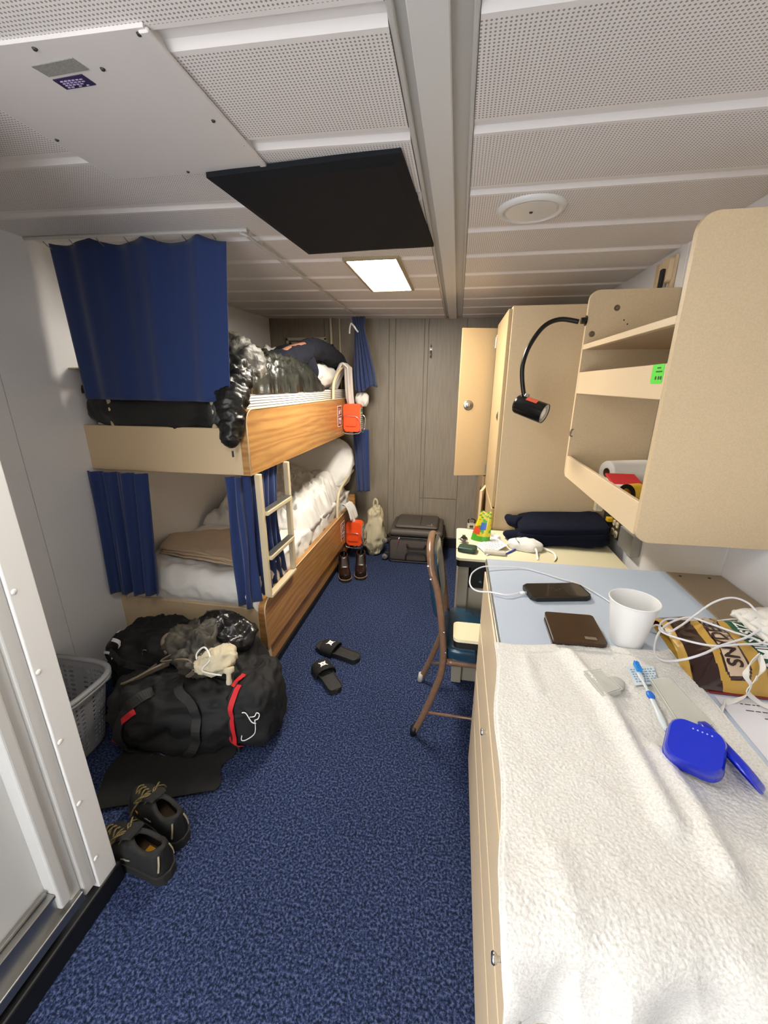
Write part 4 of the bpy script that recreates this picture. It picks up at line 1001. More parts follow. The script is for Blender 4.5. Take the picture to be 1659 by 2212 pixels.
for (x, y) in ((-.108, yn), (-.108, yf_), (.40, yn+.005), (.40, yf_-.005)):
    bm = bm_(); tube(bm, [(x-.004, y, 0), (x+.002, y, .045)], [.015, .0135], 14); finish('foot_cap', bm, mat('clear_foot', '#b9b5a8', .3) if y > 1.6 else BLACKB, CH, smooth=True)
bm = bm_(); b_ = Blob((.185, 1.60, .437), (.195, .178, .038), (.35, .45), 0, .002, 10); b_.mesh(bm, 64, 24); st_ = finish('seat', bm, VIN, CH, smooth=True)
bm = bm_(); tube(bm, [b_.at(u/60, .36, .002) for u in range(60)], .004, 8, closed=True); finish('piping', bm, VIN, st_, smooth=True)
bm = bm_(); box(bm, (.0, 1.43, .395), (.365, 1.77, .412), .004, 1); finish('seat_pan', bm, BRN, CH)
tl = Matrix.Rotation(R_(-8), 3, 'Y')
bm = bm_(); b_ = Blob((-.040, 1.60, .715), (.026, .158, .150), (.5, .45), 0, .003, 8, tilt=tl, fn=lambda p: p+Vector((.010*(1-(p.y/.158)**2)*-1, 0, 0))); b_.mesh(bm, 56, 30); finish('backrest', bm, VIN, CH, smooth=True)
bm = bm_()
for z, x in ((.835, -.078), (.78, -.066), (.55, -.004), (.455, .006)): lathe(bm, [(0, .004), (.004, .003), (.005, 0)], 10, frame((x+.004, yn-.010, z), (1, 0, 0), (0, -1, 0)))
finish('screw', bm, CHROME, CH)
# ================================================================== THINGS ON THE DRESSER
ZT = ZD
TERRY = bpy.data.materials.new('terry'); TERRY.use_nodes = True; nt = TERRY.node_tree; N = nt.nodes; L = nt.links; b = N['Principled BSDF']
b.inputs['Base Color'].default_value = lin('#dedad0'); b.inputs['Roughness'].default_value = .95; b.inputs['Sheen Weight'].default_value = .25
tc = N.new('ShaderNodeTexCoord'); nz = N.new('ShaderNodeTexNoise'); nz.inputs['Scale'].default_value = 330; nz.inputs['Detail'].default_value = 3; L.new(tc.outputs['Object'], nz.inputs['Vector'])
bp = N.new('ShaderNodeBump'); bp.inputs['Strength'].default_value = .45; bp.inputs['Distance'].default_value = .002; L.new(nz.outputs['Fac'], bp.inputs['Height']); L.new(bp.outputs[0], b.inputs['Normal'])
rp = N.new('ShaderNodeValToRGB'); rp.color_ramp.elements[0].position = .3; rp.color_ramp.elements[0].color = lin('#c9c6be'); rp.color_ramp.elements[1].position = .6; rp.color_ramp.elements[1].color = lin('#dedcd6'); L.new(nz.outputs['Fac'], rp.inputs[0]); L.new(rp.outputs[0], b.inputs['Base Color'])
TWX0, TWX1 = .112, .490
def seg_d(px, py, pts):
    best = 9
    for (ax, ay), (bx, by) in zip(pts, pts[1:]):
        vx, vy = bx-ax, by-ay; t = max(0, min(1, ((px-ax)*vx+(py-ay)*vy)/(vx*vx+vy*vy))); best = min(best, math.hypot(px-ax-t*vx, py-ay-t*vy))
    return best
RG1 = [(.262, .78), (.292, .66), (.300, .56), (.305, .44)]
RG2 = [(.335, .55), (.345, .47), (.345, .39)]
RG3 = [(.170, .76), (.178, .66)]
RG4 = [(.150, .37), (.16, .31)]
YED = .345
def twl(u, v):
    yfar = .800+.045*u-.008*sin(9*u)
    L1_ = yfar-YED; s = v*(.625+.05*u)                         # run length along the towel
    x = TWX0+(TWX1-TWX0)*u
    x -= .030*min(1, s/L1_)*(1-u)
    x += (.004*sin(14*v) if u < .5 else -.003*sin(11*v+1))*abs(u-.5)*2
    L1 = L1_
    h = .0095
    if s < L1:
        y = yfar-s; z = ZT+h
    else:
        q = s-L1; rad = .045; arc = rad*pi/2
        if q < arc:
            a = q/rad; y = YED-rad*sin(a)*1.0; z = ZT+h-rad*(1-cos(a))
        else:
            y = YED-rad-.02*(q-arc); z = ZT+h-rad-(q-arc)*.98
        wv = min(1, q/.12)
        y -= wv*(.012*sin(u*21+2*q*6)+.022*ridge((u*2.2, q*3, 1.5), 1.4, 2)+.012)
        x += wv*.004*sin(q*9)
    k = .017*math.exp(-(seg_d(x, y, RG1)/.016)**2)+.015*math.exp(-(seg_d(x, y, RG2)/.016)**2)+.005*math.exp(-(seg_d(x, y, RG3)/.015)**2)+.006*math.exp(-(seg_d(x, y, RG4)/.02)**2)
    z += k+.0025*fb((x, y, 1), 14)
    # pile
    pile = .0011*noise.noise(Vector((x, y, z))*260)+.0006*noise.noise(Vector((x, y, z))*520)
    hem = (abs(v*.65-.035) < .010) or (u < .012) or (u > .985) or v*.65 < .006 or (.025 < (1-v)*.65 < .055)
    if hem: pile *= .15; z -= .002
    z += pile
    return Vector((x, y, z))
bm = bm_(); grid(bm, twl, 300, 600)
o = finish('towel', bm, TERRY, smooth=True); solid(o, .006, -1); tag(o, 'thick white terry towel spread over the near end of the dresser top and hanging down', 'towel')
# care tag on the towel
t = thing('care_tag', 'small pale blue printed care tag on the towel under the toothbrush', 'tag', (.40, .74, ZT+.014))
zq = ZT+.0155
q = [atz(1352, 1440, zq), atz(1412, 1438, zq), atz(1422, 1476, zq), atz(1372, 1480, zq)]
bm = bm_(); prism(bm, [(p.x, p.y) for p in q], zq-.001, zq, ident); finish('tag_cloth', bm, mat('tag_cloth', '#c9d3d6', .8), t)
bm = bm_()
ux = (q[1]-q[0]); vy = (q[3]-q[0])
for i in range(6):
    k = .1
    while k < .85:
        l = random.uniform(.04, .11); a = q[0]+ux*k+vy*(.15+.13*i); d1_ = ux*l; d2_ = vy*.055
        prism(bm, [((a+d).x, (a+d).y) for d in (Vector((0, 0, 0)), d1_, d1_+d2_, d2_)], zq, zq+.0004, ident); k += l+.04
finish('tag_print', bm, mat('tag_ink', '#6f93b5', .7), t)
# clear plastic sleeves
CLEAR = mat('frosted_clear', '#d2d3c9', .25, alpha=.62)
def sleeve(name, quad, zb, h, lab, rim=True):
    q = [atz(x, y, zb) for x, y in quad]; c = sum(q, Vector((0, 0, 0)))/4
    t = thing(name, lab, 'plastic sleeve', tuple(c))
    bm = bm_(); pts = [(p.x, p.y) for p in q]
    prism(bm, pts, zb, zb+h, ident); bmesh.ops.bevel(bm, geom=bm.edges[:], offset=min(.0025, h*.3), segments=2, affect='EDGES')
    finish('tray', bm, CLEAR, t)
    e = (q[1]-q[0]).normalized()*.003
    bm = bm_(); tube(bm, [p+Vector((0, 0, h)) for p in q], .0008, 6, closed=True); finish('rim', bm, mat('clear_rim', '#c4c6be', .3), t)
sleeve('clear_tray', [(1258, 1462), (1296, 1456), (1342, 1500), (1300, 1514)], ZT+.014, .012, 'small frosted plastic tray on the towel left of the toothbrush')
sleeve('clear_tray', [(1402, 1474), (1446, 1470), (1540, 1576), (1482, 1602)], ZT+.013, .010, 'long frosted plastic toothbrush sleeve on the towel beside the toothbrush')
t = thing('plastic_dome', 'small round clear plastic cap on the towel between tray and toothbrush', 'cap', tuple(atz(1330, 1478, ZT+.012)))
bm = bm_(); lathe(bm, [(.0, .012), (.010, .012), (.015, .008), (.016, 0), (.015, 0), (.014, .007), (0, .0105)], 24, Matrix.Translation(atz(1330, 1480, ZT+.012))); finish('dome', bm, CLEAR, t, smooth=True)
# toothbrush
t = thing('toothbrush', 'clear handled toothbrush with blue bristles and blue grip lying on the towel', 'toothbrush', tuple(atz(1405, 1505, ZT+.02)))
zt = ZT+.022
P0, P1, P2, P3 = atz(1372, 1436, zt), atz(1388, 1470, zt), atz(1405, 1503, zt), atz(1440, 1578, ZT+.018)
bm = bm_(); tube(bm, catmull([P0, P1, P1.lerp(P2, .6)], 8), [.0045, .0050, .003, .0025], 10, flat=.6, flatdir=(0, 0, 1)); finish('brush_head', bm, mat('clear_handle', '#d7dfe2', .15, alpha=.8), t, smooth=True)
bm = bm_(); tube(bm, catmull([P1.lerp(P2, .5), P2, P2.lerp(P3, .5), P3], 8), [.0025, .005, .0045, .0055, .0045], 12, flat=.75, flatdir=(0, 0, 1)); finish('handle', bm, mat('clear_handle', '#d7dfe2', .15, alpha=.8), t, smooth=True)
bm = bm_(); dr_ = (P3-P2).normalized(); Blob((0, 0, 0), (.0115, .0068, .0045), (1, 1), 0, 0, 1).mesh(bm, 24, 14)
MM = frame(P2+Vector((0, 0, .001)), dr_, (0, 0, 1))
for v in bm.verts: v.co = MM @ v.co
finish('grip', bm, mat('blue_rubber', '#1565c8', .4), t, smooth=True)
d_ = (P1-P0).normalized(); s_ = d_.cross(Vector((0, 0, 1))); bm = bm_()
br = finish
for i in range(10):
    for j in range(4):
        c = P0+d_*(.001+.0026*i)+s_*(-.0033+.0022*j)
        box(bm, (c.x-.0009, c.y-.0009, c.z), (c.x+.0009, c.y+.0009, c.z+.009+.001*((i+j) % 2)))
o = finish('bristles', bm, mat('blue_bristle', '#2f8fdd', .6), t); o['kind'] = 'stuff'
# blue retainer case
t = thing('retainer_case', 'open bright blue plastic retainer case on the towel', 'case', (.40, .565, ZT+.01))
def shell(name, M_, w_, l_, h_, rc, holes=False):
    """rounded D shaped shell: flat outer face +Z, open below"""
    base = rrect(-w_/2, -l_/2, w_/2, l_/2, rc, 8)
    bm = bm_(); n = len(base); lv = []
    for sc_, z in ((1.0, 0), (1.02, .001), (1.02, .004), (.995, .005), (.985, h_*.55), (.95, h_*.85), (.88, h_), (.84, h_)):
        lv.append([bm.verts.new(M_ @ Vector((x*sc_, y*sc_, z))) for x, y in base])
    for A, B in zip(lv, lv[1:]):
        for k in range(n): bm.faces.new((A[k], A[(k+1) % n], B[(k+1) % n], B[k]))
    bm.faces.new(lv[-1])
    o = finish(name, bm, BLUEP, t, smooth=True); solid(o, .0018, -1)
    md = o.modifiers.new('es', 'EDGE_SPLIT'); md.split_angle = R_(50)
    return o
# base shell: outer face turned up towards the camera side, standing on its lower edge
cA = Vector((.369, .526, ZT+.056)); MA = frame(cA, (.80, -.45, .0), (-.30, -.42, .86))
sA = shell('case_base', frame(cA-Vector((-.30, -.42, .86)).normalized()*.026, (.80, -.45, .0), (-.30, -.42, .86)), .072, .066, .034, .020)
cB = atz(1570, 1634, ZT+.034); nB = Vector((.74, .12, .66)).normalized()
sB = shell('case_lid', frame(cB, (.12, -.98, -.10), nB), .100, .062, .012, .024)
nA = Vector((-.30, -.42, .86)).normalized()
bm = bm_()
hx = Vector((.80, -.45, 0)); hx = (hx-nA*hx.dot(nA)).normalized(); hy = nA.cross(hx)
for k in range(5): 
    c = cA+nA*.0085+hx*(-.006+.0055*k)+hy*.020
    lathe(bm, [(0, .0006), (.0009, .0005), (.0012, 0)], 8, frame(c, hx, nA))
finish('vent_hole', bm, mat('pale_dot', '#9fb0f0', .5), sA)
p_a = cA+hx*.036+hy*.028-nA*.02; p_b = cA+hx*.036-hy*.02-nA*.02
bm = bm_(); tube(bm, [cA+hy*.034+hx*-.018-nA*.022, cA+hy*.034+hx*.026-nA*.022], .0035, 10); finish('hinge', bm, BLUEP, t, smooth=True)
bm = bm_(); c = cA-hx*.020-hy*.034-nA*.030; Blob(c, (.014, .008, .010), (.5, .5), .3, 0, 1).mesh(bm, 20, 12); finish('clasp', bm, BLUEP, t, smooth=True)
# paper cup
cupc = Matrix.Translation((.408, .866, ZT+.0005))
t = thing('paper_cup', 'plain white paper cup standing on the blue dresser top', 'cup', (.408, .866, ZT))
bm = bm_(); lathe(bm, [(0, .004), (.0315, .004), (.0315, 0), (.0330, 0), (.0485, .106), (.0478, .106), (.0320, .0055), (0, .0055)], 48, cupc); cp = finish('cup_wall', bm, WHITEP, t, smooth=True); cp.modifiers.new('es', 'EDGE_SPLIT').split_angle = R_(40)
bm = bm_(); tube(bm, [cupc @ Vector((.0492*cos(2*pi*k/48), .0492*sin(2*pi*k/48), .1065)) for k in range(48)], .0017, 8, closed=True); finish('rolled_rim', bm, WHITEP, t, smooth=True)
# phone
t = thing('phone', 'black smartphone in a dark case lying on the dresser, plugged in', 'phone', (.30, 1.066, ZT))
MP = frame((.300, 1.066, ZT+.0005), (cos(R_(12)), sin(R_(12)), 0), (0, 0, 1))
bm = bm_(); prism(bm, rrect(-.083, -.041, .083, .041, .014, 6), 0, .0125, lambda u, v, w_: MP @ Vector((u, v, w_))); bmesh.ops.bevel(bm, geom=[e for e in bm.edges if abs(e.verts[0].co.z-e.verts[1].co.z) < 1e-5], offset=.003, segments=3, affect='EDGES'); ph = finish('phone_case', bm, mat('case_black', '#101010', .45), t)
bm = bm_(); prism(bm, rrect(-.078, -.036, .078, .036, .010, 6), .0125, .0129, lambda u, v, w_: MP @ Vector((u, v, w_))); sc = finish('screen', bm, mat('screen', '#060608', .08), t)
bm = bm_(); prism(bm, rrect(.022, -.034, .055, .034, .002, 2), .0129, .0131, lambda u, v, w_: MP @ Vector((u, v, w_))); finish('screen_banner', bm, mat('screen_grey', '#1d1c1c', .12), sc)
bm = bm_()
for x, y in ((-.012, .010), (-.004, .012), (-.010, -.006), (-.002, -.004), (.008, .002)): prism(bm, rrect(x, y, x+.004, y+.003, .001, 2), .0129, .0131, lambda u, v, w_: MP @ Vector((u, v, w_)))
finish('icons', bm, mat('icon_grey', '#2a2a2e', .3), sc)
# wallet
t = thing('wallet', 'brown leather folded wallet with small metal plate on the dresser', 'wallet', (.296, .874, ZT))
LEA = mat('brown_leather', '#37220f', .32, bump=.25, bscale=240, bdist=.0006, var=.12, vscale=30)
wq = [(-.052, -.060), (.056, -.062), (.060, .050), (-.048, .062)]
MW = frame((.294, .873, ZT+.0005), (1, -.03, 0), (0, 0, 1))
for nm, z0, z1, ins in (('wallet_back', 0, .007, 0), ('wallet_inner', .007, .0125, .003), ('wallet_front', .0125, .0205, 0)):
    bm = bm_(); pts = rrect(-.054+ins, -.061+ins, .058-ins, .056-ins, .008, 4)
    prism(bm, pts, z0, z1, lambda u, v, w_: MW @ Vector((u-.06*v*.3, v+u*.06, w_+.0015*(v > 0)*(1 if w_ > .01 else 0)))); bmesh.ops.bevel(bm, geom=[e for e in bm.edges if len(e.link_faces) == 2 and e.calc_face_angle(0) > 1], offset=.002, segments=3, affect='EDGES'); wf = finish(nm, bm, LEA if ins == 0 else mat('dark_leather', '#2a1710', .5), t)
bm = bm_(); box(bm, (.016, -.046, .0205), (.040, -.036, .0212)); 
for v in bm.verts: v.co = MW @ v.co
finish('metal_plate', bm, mat('plate', '#8b8070', .4, metal=.5), wf)
# charging cable from phone
CAB = mat('white_cable', '#dcdce0', .35)
t = thing('charging_cable', 'white charging cable running from the phone into a tangle over the snack bag', 'cable', (.3, 1.0, ZT))
def cpt(x, y, dz): return atz(x, y, ZT+dz)
tip = MP @ Vector((-.084, -.002, .006))
bm = bm_(); tube(bm, [tip, tip+(MP.to_3x3() @ Vector((-.018, 0, 0)))], .0042, 10); finish('connector', bm, WHITEP, t, smooth=True)
run = [tip+(MP.to_3x3() @ Vector((-.016, 0, 0))), cpt(1095, 1285, .008), cpt(1060, 1279, .006), cpt(1033, 1277, .004), cpt(1018, 1268, .004), cpt(1015, 1253, .006), cpt(1022, 1236, .01), cpt(1045, 1224, .012), cpt(1085, 1224, .008), cpt(1130, 1227, .004), cpt(1165, 1236, .003), cpt(1210, 1250, .003), cpt(1250, 1262, .003), cpt(1290, 1283, .003), cpt(1325, 1306, .003), Vector((.47, .93, ZT+.003)), cpt(1420, 1350, .02), cpt(1440, 1366, .05),
       cpt(1470, 1352, .06), cpt(1500, 1330, .07), cpt(1540, 1302, .09), cpt(1580, 1291, .10), cpt(1615, 1302, .09), cpt(1650, 1330, .07), Vector((.80, .96, ZT+.04)), cpt(1650, 1345, .05), cpt(1590, 1338, .05), cpt(1530, 1343, .05), cpt(1480, 1338, .055), cpt(1440, 1338, .06), cpt(1425, 1352, .055), cpt(1432, 1366, .052), cpt(1480, 1383, .058), cpt(1540, 1395, .062), cpt(1600, 1392, .062), cpt(1650, 1388, .06), Vector((.69, .88, ZT+.05))]
bm = bm_(); tube(bm, catmull(run, 8), .0022, 8); finish('cord', bm, CAB, t, smooth=True)
t = thing('coiled_cable', 'second loose white cable looped over the cup side of the snack bag', 'cable', (.55, .85, ZT+.05))
run = [Vector((.70, .85, ZT+.06)), cpt(1658, 1355, .07), cpt(1610, 1378, .065), cpt(1560, 1394, .062), cpt(1520, 1412, .060), cpt(1480, 1424, .05), cpt(1440, 1428, .018), cpt(1418, 1418, .008), cpt(1414, 1395, .012), cpt(1425, 1365, .03), cpt(1450, 1344, .055), cpt(1490, 1334, .060), cpt(1530, 1346, .06), cpt(1580, 1364, .06), cpt(1625, 1378, .06), cpt(1658, 1392, .06), Vector((.71, .84, ZT+.05))]
bm = bm_(); tube(bm, catmull(run, 8), .0024, 8); finish('cord', bm, CAB, t, smooth=True)
# snack bag
BX0, BX1, BY0, BY1 = .478, .770, .722, .968
GOLD = mat('gold_foil', '#b89240', .32, bump=.25, bscale=25, bdist=.004); GREEN_ = mat('green_foil', '#14553a', .35); BRNF = mat('brown_foil', '#2b120c', .15, coat=.4); CREAMF = mat('cream_print', '#c9b196', .45)
t = thing('snack_bag', 'gold and brown pretzel bag lying on the dresser under white cables', 'snack bag', (.62, .845, ZT))
def bagtop(x, y):
    u = (x-BX0)/(BX1-BX0); v = (y-BY0)/(BY1-BY0); u = max(0, min(1, u)); v = max(0, min(1, v))
    e = (min(1, 4*u*(1-u)*1.25)**.55)*(min(1, 4*v*(1-v)*1.2)**.6)
    return .004+.046*e+.006*ridge((x*1.3, y*1.3, 2.2), 14, 2)*e+.003*sin(y*60+x*20)*(1-e)
def bagxy(u, v):
    x = BX0+(BX1-BX0)*u; y = BY0+(BY1-BY0)*v
    y += .02*(1-2*v)*(1-(min(1, 4*u*(1-u))))*-.0
    x += .018*sin(pi*v)*(-1 if u < .5 else 1)*abs(u-.5)*-1.2
    x += (v-.5)*.03*(1-u)
    return x, y
def bm_idx(u, v):
    x, y = bagxy(u, v)
    if u < .045: return 0
    if u < .20-.02*sin(pi*v): return 2
    # cream label with brown outline
    c = .30-.02*(1-v); hw = .075 if v > .12 else .075-.055*(1-v/.12)**1.5
    d = abs(u-(c+.02))-hw
    if .05 < v and d < 0: return 3 if (d < -.012 and v > .075) else 2
    gb = .455-.06*(v-.5)
    if gb < u < gb+.135+.12*(v < .25)*(0.25-v)*4: return 1
    return 0
bm = bm_()
def bfn(u, v):
    x, y = bagxy(u, v); return Vector((x, y, ZT+.002+bagtop(x, y)))
grid(bm, bfn, 150, 120, mi=bm_idx)
def bfn2(u, v):
    x, y = bagxy(u, v); e = (min(1, 4*u*(1-u)*1.25)**.55)*(min(1, 4*v*(1-v)*1.2)**.6); return Vector((x, y, ZT+.0035-.002*e))
grid(bm, bfn2, 40, 40)
bg = finish('packet', bm, [GOLD, GREEN_, BRNF, CREAMF], t, smooth=True, recalc=False)
def onbag(u0, v0):
    def f(x, y):                           # text runs along +y, its top faces -x
        X = BX0+(BX1-BX0)*u0-y; Y = BY0+(BY1-BY0)*v0+x
        X += (Y-BY0-(BY1-BY0)*.5)*.11
        return (X, Y, ZT+.0035+bagtop(X, Y))
    return f
text_obj('lettering', "SNYDER'S", .038, onbag(.352, .13), mat('brown_ink', '#2b120c', .5), bg, sx=.95, bold=.0009)
text_obj('lettering', "OF HANOVER", .013, onbag(.385, .42), mat('brown_ink', '#2b120c', .5), bg, sx=1.0)
text_obj('lettering', "FAMILY SIZE", .034, onbag(.565, .06), WPRINT, bg, sx=.95, bold=.0008)
bm = bm_(); box(bm, (.50, BY1-.02, ZT+.001), (.74, BY1+.004, ZT+.004), .001, 1); finish('seam', bm, mat('red_foil', '#7c1a1c', .35), t)
bm = bm_(); box(bm, (.50, BY0-.004, ZT+.001), (.70, BY0+.012, ZT+.004), .001, 1); finish('seam', bm, mat('red_foil', '#7c1a1c', .35), t)
# white drawstring cloth on the right
t = thing('face_mask', 'crumpled white cloth mask with tie strings lying on the snack bag', 'mask', (.69, .86, ZT+.05))
def mk(u, v):
    x = .652+.16*u; y = .79+.17*v
    e = (4*u*(1-u))**.4*(4*v*(1-v))**.4
    z = ZT+.052+.030*e+.010*ridge((x, y, 9), 26, 3)*e
    return Vector((x+.006*sin(v*40)*(u < .1), y+.02*(u-.5), z))
bm = bm_(); grid(bm, mk, 60, 60); solid(finish('cloth', bm, WHITEC, t, smooth=True), .003, 0)
bm = bm_(); tube(bm, catmull([mk(.02, .05), mk(.01, .3), mk(.01, .6), mk(.02, .95)], 8), .006, 10); finish('gathered_edge', bm, WHITEC, t, smooth=True)
bm = bm_()
strap(bm, [cpt(1640, 1415, .055), cpt(1618, 1437, .058), cpt(1611, 1460, .055), cpt(1622, 1480, .045), cpt(1612, 1502, .02), cpt(1590, 1512, .006), cpt(1565, 1520, .004), cpt(1555, 1545, .004)], (.6, .6, .2), .009, .0015)
strap(bm, [cpt(1640, 1415, .056), cpt(1648, 1445, .056), cpt(1632, 1468, .05), cpt(1615, 1492, .032), cpt(1630, 1510, .014), cpt(1659, 1527, .006), Vector((.62, .69, ZT+.004))], (.6, .5, .2), .009, .0015)
finish('tie_string', bm, WHITEC, t, smooth=False)
# printed paper
t = thing('printed_paper', 'white sheet with small printed lines at the dresser edge near the towel', 'paper', (.6, .64, ZT))
bm = bm_(); box(bm, (.506, .562, ZT+.0008), (.74, .712, ZT+.0016)); q = finish('sheet', bm, PAPER, t)
bm = bm_()
for i, (xs_, n) in enumerate(((.54, 9), (.54, 10), (.56, 9), (.60, 5), (.62, 4), (.55, 8), (.64, 3))):
    x = xs_; y = .697-.016*i-(.014 if i > 2 else 0)-(.01 if i > 4 else 0)
    while x < .72:
        l = random.uniform(.004, .013); box(bm, (x, y, ZT+.0016), (x+l, y+.0022, ZT+.0018)); x += l+.0025
finish('print', bm, INK, q)

# ================================================================== THINGS ON THE DESK
def dk(x, y, dz=0): return atz(x, y, ZK+dz)
# folded navy cloth
t = thing('folded_blanket', 'thick folded navy fleece blanket on the desk against the wardrobe', 'blanket', (.54, 2.07, ZK))
def layer(name, x0, x1, y0, y1, z0, z1, seed, sk=0):
    b_ = Blob(((x0+x1)/2, (y0+y1)/2, (z0+z1)/2), ((x1-x0)/2, (y1-y0)/2, (z1-z0)/2), (.25, .40), 0, .012, 9, seed=seed, fn=lambda p: Vector((p.x, p.y, p.z*(1+.5*p.x)+.06*(p.x+.1)+.14*p.y*(z0-ZK)/.066)))
    bm = bm_(); b_.mesh(bm, 80, 24); finish(name, bm, NAVYD, t, smooth=True)
layer('fold', .345, .775, 1.960, 2.172, ZK+.002, ZK+.046, 1)
layer('fold', .338, .77, 1.962, 2.175, ZK+.034, ZK+.078, 2)
layer('fold', .345, .765, 1.970, 2.176, ZK+.066, ZK+.112, 3)
lump('loose_corner', [(.30, 2.16, ZK+.09), (.325, 2.12, ZK+.08), (.36, 2.09, ZK+.085)], [.012, .026, .03], NAVYD, t, amp=.3)
lump('loose_corner', [(.285, 2.07, ZK+.025), (.32, 2.03, ZK+.03), (.37, 2.02, ZK+.03)], [.010, .026, .03], NAVYD, t, amp=.3)
# green pouch
c = dk(1010, 1185, .012)
t = thing('green_pouch', 'small dark green zip pouch at the desk corner', 'pouch', tuple(c))
bm = bm_(); Blob(c, (.044, .034, .0135), (.35, .4), R_(-12), .001, 20).mesh(bm, 48, 20); finish('pouch', bm, mat('dark_green', '#12382b', .45, bump=.2, bscale=300), t, smooth=True)
bm = bm_(); tube(bm, [c+Vector((-.040, -.002, .0)), c+Vector((-.055, -.004, -.002))], .0025, 6); finish('zip_pull', bm, STEEL, t)
# watch
t = thing('wrist_watch', 'silver wrist watch standing on its side on the desk', 'watch', tuple(dk(1003, 1165)))
c = dk(1002, 1166, .012)
bm = bm_(); strap(bm, [c+Vector((.0, .055, .004)), c+Vector((0, .035, .012)), c+Vector((0, .015, .010)), c, c+Vector((0, -.02, .006)), c+Vector((.002, -.045, -.004)), c+Vector((.002, -.055, -.010))], (1, 0, 0), .016, .003); finish('band', bm, mat('watch_band', '#55524c', .3, metal=.9), t)
bm = bm_(); lathe(bm, [(0, .010), (.015, .010), (.019, .006), (.020, 0), (.019, -.003), (0, -.003)], 28, frame(c+Vector((0, -.005, .004)), (1, 0, 0), (0, -.3, 1))); wc = finish('watch_case', bm, CHROME, t, smooth=True)
bm = bm_(); lathe(bm, [(0, .0108), (.0145, .0108), (.0145, .010)], 24, frame(c+Vector((0, -.005, .004)), (1, 0, 0), (0, -.3, 1))); finish('dial', bm, BLKG, wc)
bm = bm_(); box(bm, (c.x-.028, c.y-.009, c.z+.001), (c.x-.019, c.y-.001, c.z+.007), .001, 1); finish('crown', bm, CHROME, wc)
# carabiner-like grey clip
c = dk(1018, 1138, .01); t = thing('padlock', 'small silver and black padlock near the far desk corner', 'padlock', tuple(c))
bm = bm_(); box(bm, (c.x-.022, c.y-.012, c.z-.008), (c.x+.022, c.y+.012, c.z+.022), .004, 2); finish('lock_body', bm, mat('lock_silver', '#b7b7b2', .3, metal=.6), t)
bm = bm_(); tube(bm, catmull([c+Vector((-.015, 0, .02)), c+Vector((-.018, .0, .040)), c+Vector((0, .0, .048)), c+Vector((.018, .0, .040)), c+Vector((.015, 0, .02))], 6), .0035, 8); finish('shackle', bm, BLKG, t, smooth=True)
bm = bm_(); box(bm, (c.x-.010, c.y-.0135, c.z-.002), (c.x+.010, c.y-.0118, c.z+.012), .001, 1); finish('dial_window', bm, DGREY, t)
# upright colourful snack pouch
c = dk(1037, 1170); t = thing('snack_pouch', 'bright yellow green snack pouch standing upright on the desk', 'snack bag', tuple(c))
MPc = [mat('pouch_yellow', '#d9c51e', .3), mat('pouch_green', '#4aa52c', .35), mat('pouch_blue', '#2f66b8', .35), mat('pouch_red', '#d3502a', .35)]
def pch(u, v):
    w_ = .046*(1-.35*v); th = .020*(1-v)**.8*(4*u*(1-u))**.5+.001
    return u, v, w_, th
def pmi(side):
    def f(u, v):
        n = noise.noise(Vector((u*3.1, v*3.7, side)))
        if v > .72: return 0 if (int(v*22)+int(u*5)) % 3 else 1
        if v < .18: return 1
        if .40 < v < .66 and .35 < u < .75: return 2
        if u < .42 and .22 < v < .48: return 3
        return 1 if n > .1 else 0
    return f
bm = bm_()
for sd in (-1, 1):
    def pf_(u, v, sd=sd):
        w_ = .048*(1-.45*v**1.5); th = .020*(1-v)**.7*(4*u*(1-u)+.02)**.5+.0008
        ang = R_(-18); x = (u-.5)*2*w_; y = sd*th
        return Vector((c.x+x*cos(ang)-y*sin(ang)+.022*v, c.y+.02+x*sin(ang)+y*cos(ang), ZK+.001+.155*v+.004*sin(u*9)*v))
    grid(bm, pf_, 30, 40, mi=pmi(sd))
finish('pouch', bm, MPc, t, smooth=True, recalc=False)
# tubes, paper, case, pen, mask
c = dk(1068, 1158, .012); t = thing('lip_balm', 'small white capped tube lying behind the paper on the desk', 'tube', tuple(c))
M_ = frame(c+Vector((.02, -.03, 0)), (0, 0, 1), (-.45, .9, 0))
bm = bm_(); lathe(bm, [(0, 0), (.011, 0), (.012, .002), (.012, .028), (0, .028)], 20, M_); finish('cap', bm, WHITEP, t)
bm = bm_(); lathe(bm, [(0, .028), (.0115, .028), (.0115, .06), (.002, .085), (0, .085)], 20, M_); finish('tube_body', bm, mat('tube_grey', '#b9b6ac', .4), t)
t = thing('small_note', 'curled white note with faint lines on the desk between pouch and mask', 'paper', tuple(dk(1062, 1178)))
nq = [dk(1028, 1178, .003), dk(1052, 1200, .003), dk(1096, 1182, .012), dk(1066, 1158, .004)]
def nf_(u, v):
    p = nq[0].lerp(nq[1], u).lerp(nq[3].lerp(nq[2], u), v); return p+Vector((0, 0, .012*v*v*u+.004*sin(pi*u)))
bm = bm_(); grid(bm, nf_, 16, 16); q = finish('sheet', bm, PAPER, t, smooth=True); solid(q, .0006, 0)
bm = bm_()
for i in range(8):
    k = .12
    while k < .8:
        l = random.uniform(.05, .14); a = [nf_(.12+.10*i, k), nf_(.12+.10*i, k+l), nf_(.145+.10*i, k+l), nf_(.145+.10*i, k)]
        bm.faces.new([bm.verts.new(p+Vector((0, 0, .0012))) for p in a]); k += l+.04
finish('print', bm, mat('faint_ink', '#8b8b90', .8), q)
c = dk(1069, 1194, .008); t = thing('clear_case', 'long clear plastic case at the near edge of the desk', 'case', tuple(c))
